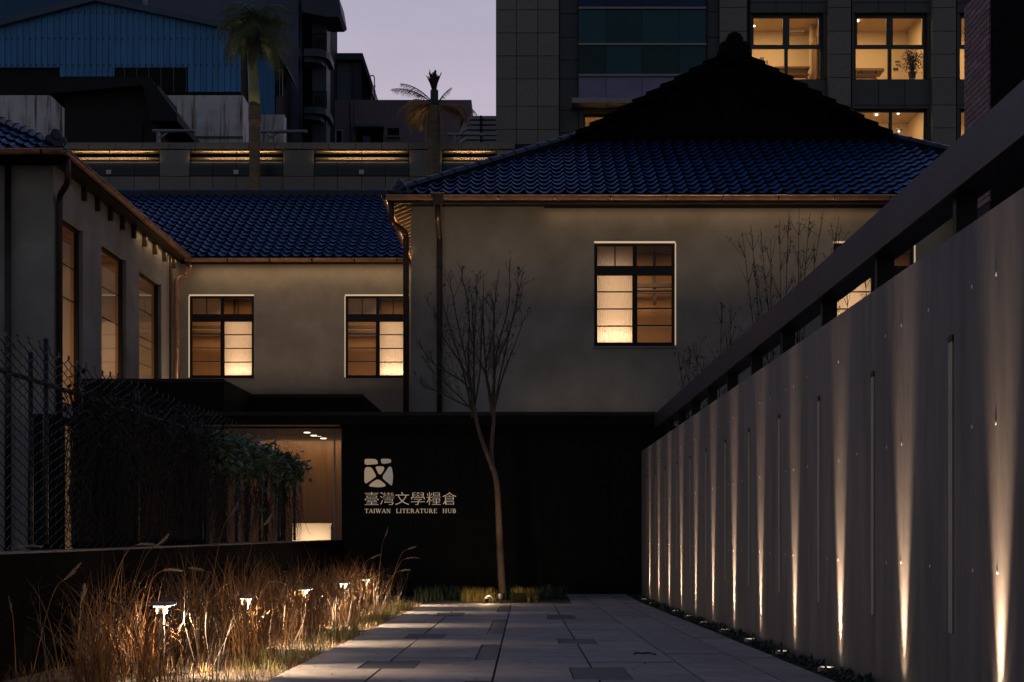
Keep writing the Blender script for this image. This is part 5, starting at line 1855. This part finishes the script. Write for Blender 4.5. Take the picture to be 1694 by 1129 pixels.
    if i == 2:
        spot(1450, 190.5); spot(1486, 188)
        for px_, zz in ((1446, 215), (1487, 214.5)):
            p = P(px_, zz, YG + 2.2)
            mb = MB(); mb.tube([p + Vector((0, 0, 1.2)), p], .008, 5); mb.lathe([(.13, -.02), (.09, .01), (.02, .03)], p, 14)
            mb.build("pendant_lamp", M_frame, w)
            MB().blob(p + Vector((0, 0, -.06)), .035, .035, .035, 8, 4).build("pendant_bulb", M_lens2, w)
    if i == 5:
        spot(1005, 200)
    return w
for i, (h, px) in enumerate(zip(wh, wins)):
    office(i, h, px)
def pot_plant(label, px, py, dd, hgt, spread, n):
    p = P(px, py, dd)
    t = thing("potted_plant", label, "plant", tuple(p))
    MB().lathe([(.10, 0), (.14, .22), (.125, .22)], p, 12).build("pot", M_frame, t)
    rr = random.Random(px)
    mb = MB(); ml = MB()
    for _ in range(n):
        e = p + Vector((rr.gauss(0, spread), rr.gauss(0, spread * .6), rr.uniform(.35, 1) * hgt))
        mb.tube([p + Vector((0, 0, .2)), p.lerp(e, .6) + Vector((0, 0, .15)), e], [.012, .008, .004], 4, cap=False)
        for _k in range(26):
            leaf_quad(ml, e + Vector((rr.gauss(0, .09), rr.gauss(0, .09), rr.gauss(0, .08))), rr.uniform(.07, .13), rr.uniform(.025, .045), rr.uniform(0, 6.28), rr.uniform(-1, .4))
    mb.build("stem", M_twigs2, t); stuff(ml.build("leaves", M_plant, t))
M_plant = mat("indoor_leaves", (.045, .05, .02), .5, var=.3, vscale=10, trans=.2)
pot_plant("leafy potted plant standing in the lit office window", 1509, 131, YG + .75, .95, .18, 26)
pot_plant("small potted plant low in the lit office window beside the gable", 1249, 131, YG + .75, .36, .1, 8)

# ------------------------------------------------------------------ palms
M_palmtr = mat("palm_trunk", (.15, .11, .07), .85, var=.4, vscale=4, stretch=(.6, .6, 7), bump=.6, bscale=9)
M_palmsh = mat("palm_crownshaft", (.24, .24, .13), .6, var=.2, vscale=3, stretch=(3, 3, .4))
M_frond = mat("palm_leaf", (.10, .125, .05), .5, var=.3, vscale=5, trans=.3)
M_frond_dry = mat("dry_palm_leaf", (.36, .22, .09), .75, var=.3, vscale=6, trans=.25)
def frond(mb, c, yaw, L, rise, droop, nl=20, ll=.42, w=.022, rr=rnd, mi=0):
    p = Vector(c); d = Vector((cos(yaw), sin(yaw), 0))
    ang = rise
    pts = [p]
    n = 12
    for s in range(n):
        ang = rise - droop * ((s + 1) / n) ** 1.3
        p = p + (d * cos(ang) + Vector((0, 0, 1)) * sin(ang)) * L / n
        pts.append(p)
    mb.tube(pts, [.022 * (1 - .85 * i / n) + .003 for i in range(n + 1)], 4, mi, cap=False)
    sd = Vector((-sin(yaw), cos(yaw), 0))
    for k in range(nl * 2):
        t = .12 + .86 * (k // 2) / nl
        i = min(n - 1, int(t * n)); q = pts[i].lerp(pts[i + 1], t * n - i)
        tdir = (pts[i + 1] - pts[i]).normalized()
        s = sd if k % 2 else -sd
        l = ll * (sin(pi * (t * .8 + .15)) * .8 + .2) * rr.uniform(.8, 1.15)
        v = (s * .75 + tdir * .65 + Vector((0, 0, -.25 - .2 * rr.random()))).normalized()
        m1 = q + v * l * .5
        e = m1 + (v + Vector((0, 0, -.55))).normalized() * l * .5
        wv = tdir * w
        mb.add([tuple(q - wv * .5), tuple(q + wv * .5), tuple(m1 + wv * .6), tuple(m1 - wv * .6), tuple(e)], [(0, 1, 2, 3), (3, 2, 4)], mi)
YPM = 43.7
p1 = thing("palm_tree", "tall palm with green drooping crown and ringed trunk before the blue shed", "palm", (PX(424, YPM), YPM, gz(22)))
mb = MB()
pts, rs = [], []
zb0, zb1 = gz(22), PZ(178, YPM)
for k in range(70):
    t = k / 69
    z = zb0 + (zb1 - zb0) * t
    px_ = 424 + 1.5 * sin(t * 5) - 3 * max(0, t - .5)
    pts.append((PX(px_, YPM), YPM, z)); rs.append((.182 - .02 * t) * (1 + .016 * ((k % 2) * 2 - 1)) * (1.16 if k > 66 else 1))
mb.tube(pts, rs, 14)
mb.build("trunk", M_palmtr, p1)
mb = MB()
c0 = Vector(pts[-1])
mb.tube([c0, P(420, 150, YPM), P(418, 110, YPM), P(418, 85, YPM)], [.17, .165, .15, .17], 14)
mb.build("crownshaft", M_palmsh, p1, smooth=True)
MB().tube([P(416, 118, YPM - .14), P(416, 100, YPM - .18), P(420, 70, YPM - .12), P(420, 45, YPM)], [.02, .12, .16, .2], 8).build("leaf_sheath", M_twigs, p1, smooth=True)
mb = MB()
pr_ = random.Random(8)
cc = P(422, 62, YPM)
for k in range(46):
    yaw = k * 2.4 + pr_.uniform(-.3, .3)
    frond(mb, cc + Vector((0, 0, pr_.uniform(-.2, .7))), yaw, pr_.uniform(1.1, 1.75), pr_.uniform(-.1, 1.25), pr_.uniform(1.5, 2.5), 22, .62, .020, pr_)
mb.build("crown", M_frond, p1)
p2 = thing("pruned_palm_tree", "palm with bound clipped top and dry hanging fronds against the sky", "palm", (PX(718, YPM), YPM, gz(22)))
mb = MB()
pts, rs = [], []
for k in range(60):
    t = k / 59
    z = gz(22) + (PZ(176, YPM) - gz(22)) * t
    pts.append((PX(719 - 1.5 * t, YPM), YPM, z)); rs.append((.21 - .03 * t) * (1 + .018 * ((k % 2) * 2 - 1)))
mb.tube(pts, rs, 14)
mb.build("trunk", M_palmtr, p2)
M_wrap = mat("green_wrapping", (.018, .048, .035), .7)
MB().lathe([(.135, 0), (.12, .1), (.118, PZ(150, YPM) - PZ(175, YPM)), (.10, PZ(149, YPM) - PZ(175, YPM))], P(718.5, 175, YPM), 14).build("green_wrap", M_wrap, p2, smooth=True)
mb = MB()
for k in range(60):
    a = pr_.uniform(0, 6.28); r0 = pr_.uniform(0, .055); sp_ = pr_.uniform(.02, .2)
    b0 = P(718.5, 151, YPM) + Vector((cos(a) * r0, sin(a) * r0, 0))
    e = P(717 + cos(a) * pr_.uniform(3, 14), 122 + pr_.uniform(-4, 8), YPM) + Vector((0, sin(a) * .15, 0))
    mb.tube([b0, b0.lerp(e, .5) + Vector((-cos(a) * .02, 0, 0)), e], [.02, .017, .016], 4)
mb.build("clipped_leaf_stubs", M_twigs, p2)
mb = MB()
frond(mb, P(711, 168, YPM), pi - .15, 1.3, .72, .8, 34, .40, .014, pr_)
frond(mb, P(712, 166, YPM), pi + .3, 1.05, .8, .8, 26, .36, .014, pr_)
frond(mb, P(725, 170, YPM), .1, .62, 1.05, .4, 16, .28, .012, pr_)
mb.build("frond", M_twigs2, p2)
mb = MB()
for k in range(19):
    left = k < 12
    yaw = (pi if left else 0) + pr_.uniform(-.9, .9)
    frond(mb, P(711 if left else 727, 176 + pr_.uniform(-3, 8), YPM), yaw, pr_.uniform(.8, 1.35), pr_.uniform(-.2, .6), pr_.uniform(1.5, 2.2), 26, .42, .016, pr_)
for k in range(6):
    s = -1 if k % 2 else 1
    a = P(718 + s * 8, 178, YPM - .1); b = P(718 + s * pr_.uniform(11, 16), 245 + pr_.uniform(-22, 6), YPM - .15)
    mb.tube([a, a.lerp(b, .5) + Vector((s * .06, 0, 0)), b], [.02, .03, .004], 4)
mb.build("dry_frond", M_frond_dry, p2)
for nm, xx, tgt, pw in (("tall", PX(424, YPM) + .25, 10.5, 2600), ("pruned", PX(718, YPM) + .3, 11.5, 2400)):
    y = YPM - 1.15
    t_ = thing("palm_floodlight", "ground floodlight aimed up the %s palm trunk" % nm, "floodlight", (xx, y, gz(22) - .07))
    MB().lathe([(.08, 0), (.1, .1), (.1, .22), (.08, .23)], (xx, y, gz(22) - .07), 12).build("housing", M_black2, t_)
    spot_light("palm_beam", (xx, y, gz(22) + .2), pw, (1.0, .72, .38), (-.25 * .9, 1.05, tgt), 9, .8, .05, parent=t_)

# ------------------------------------------------------------------ roofs and blocks far behind
YSH = 60.0
M_shed = mat("blue_corrugated_sheet", (.058, .235, .50), .55, var=.22, vscale=1.2, stretch=(4, 1, .3), per=.12)
M_shed_trim = mat("grey_blue_sheet", (.06, .09, .125), .6, var=.15, vscale=2)
M_stain = mat("rust_stained_render", (.66, .64, .63), .85, var=.2, vscale=1.5, col2=(.17, .075, .04), c2scale=2.2, c2lo=.5, c2hi=.66, c2stretch=(2.6, 1, .16))
M_dkvoid = mat("dark_recess", (.006, .006, .008), .9)
shed = thing("corrugated_shed", "blue corrugated metal shed with low gable and rusty screws", "building", (PX(200, YSH), YSH + 3, gz(22)))
def gable_y(px):
    return 33 - px * .262 if px < 157 else -8 + (px - 157) * .212
def shed_bottom(px):
    return 112 if px < 100 else 127 if px < 185 else 112 if px < 310 else 152
box_part("shed_core", M_dkvoid, shed, PX(-20, YSH), PX(398, YSH), YSH + .08, YSH + 9, gz(22), PZ(33, YSH))
x = -12.0
while x < 398:
    b = min(x + 10.1, 398)
    m_ = (x + b) / 2
    zt, zb2 = PZ(gable_y(m_) + 8, YSH), PZ(shed_bottom(m_), YSH)
    xa, xb = PX(x, YSH), PX(b, YSH)
    mb = MB()
    mb.box(xa, xb - .06, YSH, YSH + .07, zb2, zt)
    mb.box(xb - .06, xb - .012, YSH - .035, YSH + .07, zb2, zt)
    mb.build("sheet_panel", M_shed, shed)
    x += 10.1
scr = MB().box(-.025, .025, -.02, .0, -.03, .03).mesh("screw", M_copper_dark)
for yy in (21, 64, 108):
    x = -2.0
    while x < 396:
        if yy > gable_y(x) + 12 and yy < shed_bottom(x):
            inst("screw", scr, (PX(x + 2, YSH), YSH - .001, PZ(yy + rnd.uniform(-.6, .6), YSH)), shed)
        x += 10.1
for (a, b) in ((-20, 157), (157, 400)):
    mb = MB()
    mb.prism([P(a, gable_y(a) + 9, YSH - .25), P(b, gable_y(b) + 9, YSH - .25), P(b, gable_y(b) - 1, YSH - .25), P(a, gable_y(a) - 1, YSH - .25)], (0, 9, 0))
    mb.build("roof_edge", M_shed_trim, shed)
# louvred grille and openings
q = BX(186, 309, 113, 154, YSH)
gr = box_part("grille_frame", M_dkvoid, shed, q[0], q[1], YSH + .03, YSH + .075, q[2], q[3])
for k in range(13):
    z = q[2] + (q[3] - q[2]) * (k + .5) / 13
    box_part("louvre_slat", M_shed_trim2 if False else M_black2, gr, q[0], q[1], YSH - .02, YSH + .028, z, z + .03)
for px_ in (206, 226, 246, 266, 287, 308):
    box_part("grille_bar", M_shed_trim, gr, PX(px_, YSH), PX(px_ + 1.2, YSH), YSH - .05, YSH - .021, q[2], q[3])
# white stained walls under the sheets
for a, b, c, d in ((-20, 106, 158, 262), (264, 402, 158, 262)):
    q = BX(a, b, c, d, YSH - 1.2)
    mb = MB()
    if a < 0:
        mb.prism([(q[0], YSH - 1.2, q[2]), (q[1], YSH - 1.2, q[2]), (q[1], YSH - 1.2, q[3] - .33), (q[1] - .38, YSH - 1.2, q[3]), (q[0], YSH - 1.2, q[3])], (0, 1.25, 0))
    else:
        mb.box(q[0], q[1], YSH - 1.2, YSH + .05, q[2], q[3])
    mb.build("lower_wall", M_stain, shed)
q = BX(264, 402, 226, 229, YSH - 1.2)
box_part("wall_ledge", M_shed_trim, shed, q[0], q[1], YSH - 1.25, YSH - 1.201, q[2], q[3])
# lean-to at the shed's right end
lean = thing("sheet_metal_annex", "small blue sheet metal annex with scalloped eave beside the palm trunk", "building", (PX(430, 62), 62.5, gz(22)))
for k in range(4):
    a = 404 + k * 12.5
    q = BX(a, a + 12.2, 88, 190, 62)
    box_part("sheet_panel", M_shed, lean, q[0], q[1], 62 + .03 * (k % 2), 62.1, q[2], q[3])
q = BX(402, 456, 80, 88, 62)
box_part("fascia", M_shed_trim, lean, q[0], q[1], 61.8, 62.3, q[2], q[3])
box_part("annex_core", M_dkvoid, lean, PX(403, 62), PX(456, 62), 62.11, 66, gz(22), PZ(84, 62))
mb = MB()
mb.prism([P(456, 80, 62), P(474, 108, 62), P(474, 111, 62), P(456, 86, 62)], (0, 3, 0)); mb.build("eave", M_shed_trim, lean)
q = BX(457, 468, 116, 160, 62.4)
fr = box_part("side_window", M_zinc, lean, q[0], q[1], 62.35, 62.4, q[2], q[3])
for (a, b, c, d) in ((458, 461.6, 118, 158), (463, 466.6, 118, 158)):
    q = BX(a, b, c, d, 62.3)
    box_part("pane", M_dkvoid, fr, q[0], q[1], 62.33, 62.348, q[2], q[3])
q = BX(403, 470, 190, 240, 61.9)
box_part("lower_wall", M_stain, lean, q[0], q[1], 61.9, 62.5, q[2], q[3])
# black roofed house in front
YH = 54.0
bh = thing("dark_roofed_house", "black house with broad sloping eave before the blue shed", "building", (PX(190, YH), YH + 1.5, gz(22)))
M_bh = mat("black_house_wall", (.010, .010, .013), .8, var=.3, vscale=1.5)  # near-black with random variation
M_bh2 = mat("black_house_roof", (.008, .008, .010), .8)
box_part("wall", M_bh, bh, PX(107, YH), PX(261, YH), YH, YH + 3, gz(22), PZ(140, YH))
box_part("wall_bay", M_bh2, bh, PX(222, YH), PX(236, YH), YH - .1, YH - .001, PZ(236, YH), PZ(205, YH))
mb = MB()
mb.prism([P(80, 128, YH - .5), P(247, 128, YH - .5), P(293, 190, YH - .5), P(293, 200, YH - .5), P(250, 200, YH - .5), P(236, 141, YH - .5), P(80, 155, YH - .5)], (0, 4, 0))
mb.build("roof", M_bh2, bh)
# tall tiled apartment tower
YT2 = 66.0
nb_ = thing("plain_navy_block", "plain navy block rising behind the ridge of the blue shed", "building", (PX(100, 72), 75, gz(22)))
M_nb = mat("navy_render", (.03, .10, .20), .7, var=.1, vscale=1)
box_part("wall", M_nb, nb_, PX(-60, 72), PX(236, 72), 72, 80, gz(22), PZ(-160, 72))
box_part("roof_kerb", M_dkvoid, nb_, PX(-62, 72), PX(238, 72), 71.8, 80.2, PZ(-160, 72) + .001, PZ(-166, 72))
apt = thing("apartment_tower", "dark blue tiled apartment tower with stacked curved balconies against the sky", "building", (PX(470, YT2), YT2 + 4, gz(22)))
M_apt = mat("navy_wall_tiles", (.07, .095, .15), .5, var=.15, vscale=2)
M_apt2 = mat("navy_balcony", (.032, .045, .072), .6, var=.15, vscale=2)
box_part("rear_wall", M_apt, apt, PX(240, YT2), PX(497, YT2), YT2 + .5, YT2 + 9, gz(22), PZ(-120, YT2))
# tile courses on the front strip
mtile = MB()
q = BX(448, 494, -40, 240, YT2)
box_part("front_wall", M_apt, apt, q[0], q[1], YT2 + .02, YT2 + .499, gz(22), q[3])
nrow = 0
z = PZ(240, YT2)
while z < PZ(-20, YT2):
    mtile.box(q[0] + .005, q[1] - .005, YT2, YT2 + .019, z, z + .10)
    z += .115
t_ = mtile.build("tile_courses", M_apt, apt); stuff(t_)
box_part("stair_recess", M_dkvoid, apt, PX(497, YT2) + .002, PX(516, YT2), YT2 + 1.2, YT2 + 9, gz(22), PZ(-120, YT2))
q = BX(515, 538.5, -120, 240, YT2)
box_part("balcony_stack", M_apt2, apt, q[0], q[1], YT2 + .3, YT2 + 1.6, gz(22), q[3])
for (c, d) in ((0, 22), (55, 79), (150, 175), (205, 235), (100, 140)):
    q = BX(499, 514, c, d, YT2 + .9)
    box_part("stair_window", M_apt2, apt, q[0], q[0] + .06, YT2 + 1.1, YT2 + 1.199, q[2], q[3])
for (c, d, ext) in ((-4, 20, 556), (88, 100, 546), (183, 194, 545)):
    z0, z1 = PZ(d, YT2), PZ(c, YT2)
    mb = MB()
    xa, xb = PX(506, YT2), PX(ext, YT2)
    prof = [(xa, YT2 - .6), (xb - .5, YT2 - .6), (xb - .12, YT2 - .35), (xb, YT2 + .1), (xb, YT2 + 1.4), (xa, YT2 + 1.4)]
    mb.prism([(u, v, z0) for u, v in prof], (0, 0, z1 - z0))
    mb.prism([(u - .25 if u > xa + .1 else u, v + .15, z0 - .22) for u, v in prof], (0, 0, .219))
    bal = mb.build("balcony", M_apt2, apt)
    if c > 0:
        mb = MB()
        zt = PZ(c - 27, YT2)
        for k in range(10):
            xx = PX(518, YT2) + (PX(541, YT2) - PX(518, YT2)) * k / 9
            mb.box(xx, xx + .035, YT2 - .3, YT2 - .26, z1, zt)
        mb.box(PX(517, YT2), PX(542, YT2), YT2 - .32, YT2 - .24, zt, zt + .05)
        mb.build("railing", M_dkvoid, bal)
        q = BX(519, 536, c - 27, c, YT2)
        box_part("balcony_door", M_dkvoid, bal, q[0], q[1], YT2 + .26, YT2 + .298, q[2], q[3])
mb = MB()
mb.prism([P(500, -20, YT2 - 1), P(560, -6, YT2 - 1), P(565, 24, YT2 - 1), P(560, 28, YT2 - 1), P(540, 28, YT2 - 1), P(500, 20, YT2 - 1)], (0, 2, 0))
mb.build("top_eave", M_apt2, apt)
# roof house and mauve block
YM = 74.0
M_mv = mat("mauve_render", (.19, .155, .18), .8, var=.12, vscale=1.2)
M_mv2 = mat("slate_blue_render", (.10, .14, .185), .8, var=.12, vscale=1.2)
mv = thing("mauve_block", "low mauve rendered block with white framed window behind the parapet", "building", (PX(660, YM), YM + 3, gz(22)))
hm = [BX(541, 568, 213, 240, YM), BX(588, 634, 214, 240, YM), BX(641, 660, 212, 227, YM)]
mb = MB()
holed(mb, PX(520, YM), PX(780, YM), gz(22), PZ(165.5, YM), hm, lambda u, v, w: (u, YM + w, v), .25)
x0, x1 = PX(520, YM), PX(780, YM)
mb.quad((x1, YM, gz(22)), (x1, YM + 7, gz(22)), (x1, YM + 7, PZ(165.5, YM)), (x1, YM, PZ(165.5, YM)))
mb.quad((x0, YM, PZ(165.5, YM)), (x1, YM, PZ(165.5, YM)), (x1, YM + 7, PZ(165.5, YM)), (x0, YM + 7, PZ(165.5, YM)))
mb.build("wall", M_mv, mv)
for i, h in enumerate(hm):
    box_part("window_recess", M_dkvoid, mv, h[0], h[1], YM + .25, YM + .3, h[2], h[3])
h = hm[0]
f_ = MB(); e = .09
f_.box(h[0], h[1], YM + .05, YM + .1, h[3] - e, h[3]); f_.box(h[0], h[0] + .05, YM + .05, YM + .1, h[2], h[3] - e); f_.box(h[1] - e, h[1], YM + .05, YM + .1, h[2], h[3] - e)
xm = (h[0] + h[1]) / 2; f_.box(xm - e, xm + e * .6, YM + .05, YM + .1, h[2], h[3] - e)
M_wfr = mat("pale_blue_frame", (.34, .42, .5), .5)
f_.build("window", M_wfr, mv)
q = BX(587, 636, 210.5, 214, YM)
box_part("awning", M_mv2, mv, q[0], q[1], YM - .5, YM - .001, q[2], q[3])
q = BX(600, 612, 224, 238, YM)
box_part("blue_crate_box", mat("blue_plastic", (.04, .10, .25), .6), mv, q[0], q[1], YM + .1, YM + .2, q[2], q[3])
q = BX(640, 662, 226, 229, YM)
box_part("window_ledge", M_mv2, mv, q[0], q[1], YM - .2, YM - .001, q[2], q[3])
for px_, w_ in ((581.5, 3.5), (587, 1.5)):
    tube_part("drain_pipe", M_mv2, mv, [(PX(px_, YM), YM - .08, PZ(170, YM)), (PX(px_, YM), YM - .08, PZ(240, YM))], w_ * YM / F / 2, 8)
rhs = thing("rooftop_house", "slate blue rooftop stair house standing on the mauve block", "building", (PX(575, YM + 1), YM + 3, PZ(166, YM)))
d = YM + 1
box_part("wall", M_mv2, rhs, PX(538, d), PX(598, d), d, d + 5, PZ(167, YM), PZ(98, d))
box_part("pilaster", M_apt2, rhs, PX(584, d), PX(599, d), d - .15, d - .001, PZ(167, YM), PZ(100, d))
mb = MB()
mb.prism([P(536, 98.5, d - .4), P(536, 88, d - .4), P(600, 88, d - .4), P(617, 142, d - .4), P(615, 152, d - .4), P(599, 99, d - .4)], (0, 5, 0))
mb.build("roof", M_apt2, rhs)
mb = MB()
mb.prism([P(599, 101, d), P(614, 150, d), P(614, 167, d), P(599, 167, d)], (0, 4, 0)); mb.build("side_wall", M_dkvoid, rhs)
lad = thing("roof_ladder", "thin hooped roof ladder beside the rooftop house", "ladder", (PX(617, YM + .5), YM + .5, PZ(166, YM)))
d = YM + .5
for s in (0, .5):
    tube_part("rail", M_mv2, lad, curve([P(619.5, 166, d + s), P(619.5, 140, d + s), P(619, 128, d + s), P(616, 125, d + s), P(612.5, 127, d + s), P(611.5, 133, d + s)], 3), .03, 6)
for k in range(4):
    z = PZ(163 - k * 8, d)
    tube_part("rung", M_mv2, lad, [(PX(619.5, d), d, z), (PX(619.5, d), d + .5, z)], .02, 5)
# striped curved louvre
YC = 58.0
lv = thing("curved_louvre_screen", "white curved louvre screen with dark gaps beside the granite block", "screen", (PX(790, YC), YC + .5, gz(22)))
M_lw = mat("white_louvre", (.42, .40, .43), .6)
for k in range(6):
    yy = 192 + k * 8.3
    ins = max(0, 7 - k * 3.0)
    xa, xb = PX(757 + ins, YC), PX(835, YC)
    mb = MB()
    top, bot = PZ(yy, YC), PZ(yy + 5.6, YC)
    prof = [(xb, YC), (xa + .35, YC), (xa + .1, YC + .1), (xa, YC + .4), (xa, YC + 2), (xb, YC + 2)]
    n_ = len(prof)
    zo = [0, 0, -.12, -.22, -.22, 0]
    v = [(u, w, bot + zo[i]) for i, (u, w) in enumerate(prof)] + [(u, w, top + zo[i]) for i, (u, w) in enumerate(prof)]
    mb.add(v, [tuple(range(n_)), tuple(range(n_, 2 * n_))] + [(i, (i + 1) % n_, n_ + (i + 1) % n_, n_ + i) for i in range(n_)])
    mb.build("louvre_slat", M_lw, lv)
box_part("louvre_core", M_dkvoid, lv, PX(762, YC), PX(835, YC), YC + .3, YC + 1.8, gz(22), PZ(195, YC))
box_part("louvre_post", M_dkvoid, lv, PX(794, YC), PX(797, YC), YC - .06, YC - .001, PZ(240, YC), PZ(192, YC))
# ------------------------------------------------------------------ linear uplights on the low roofs, washing the plaster above
def uplight(label, x0, x1, y, z, power, direction, col=WARM2, spread=180):
    t = thing("roof_uplight", label, "light", ((x0 + x1) / 2, y, z))
    mb = MB()
    mb.box(x0, x1, y - .03, y + .03, z, z + .012)
    mb.box(x0, x1, y - .03, y - .024, z + .012, z + .05); mb.box(x0, x1, y + .024, y + .03, z + .012, z + .05)
    mb.build("channel", M_black2, t)
    area_light("uplight_glow", ((x0 + x1) / 2, y, z + .03), x1 - x0, power, col, direction, .04, spread, parent=t)
uplight("narrow linear uplight on the pavilion roof below the hall gutter", -2.3, 6.4, 26.05, ZP1, 36, (0, .03, 1), WARM2, 45)
uplight("short linear uplight on the pavilion roof close to the plaster wall", -.2, 2.4, 26.55, ZP1, 1.6, (0, .5, 1))
uplight("linear uplight hidden on the rear block roof below the wing windows", -7.9, -5.7, 33.3, zb_, 11, (0, .25, 1))
uplight("linear uplight hidden on the stepped block roof below the wing windows", -5.4, -3.4, 33.3, zb_ - .03, 11, (0, .25, 1))
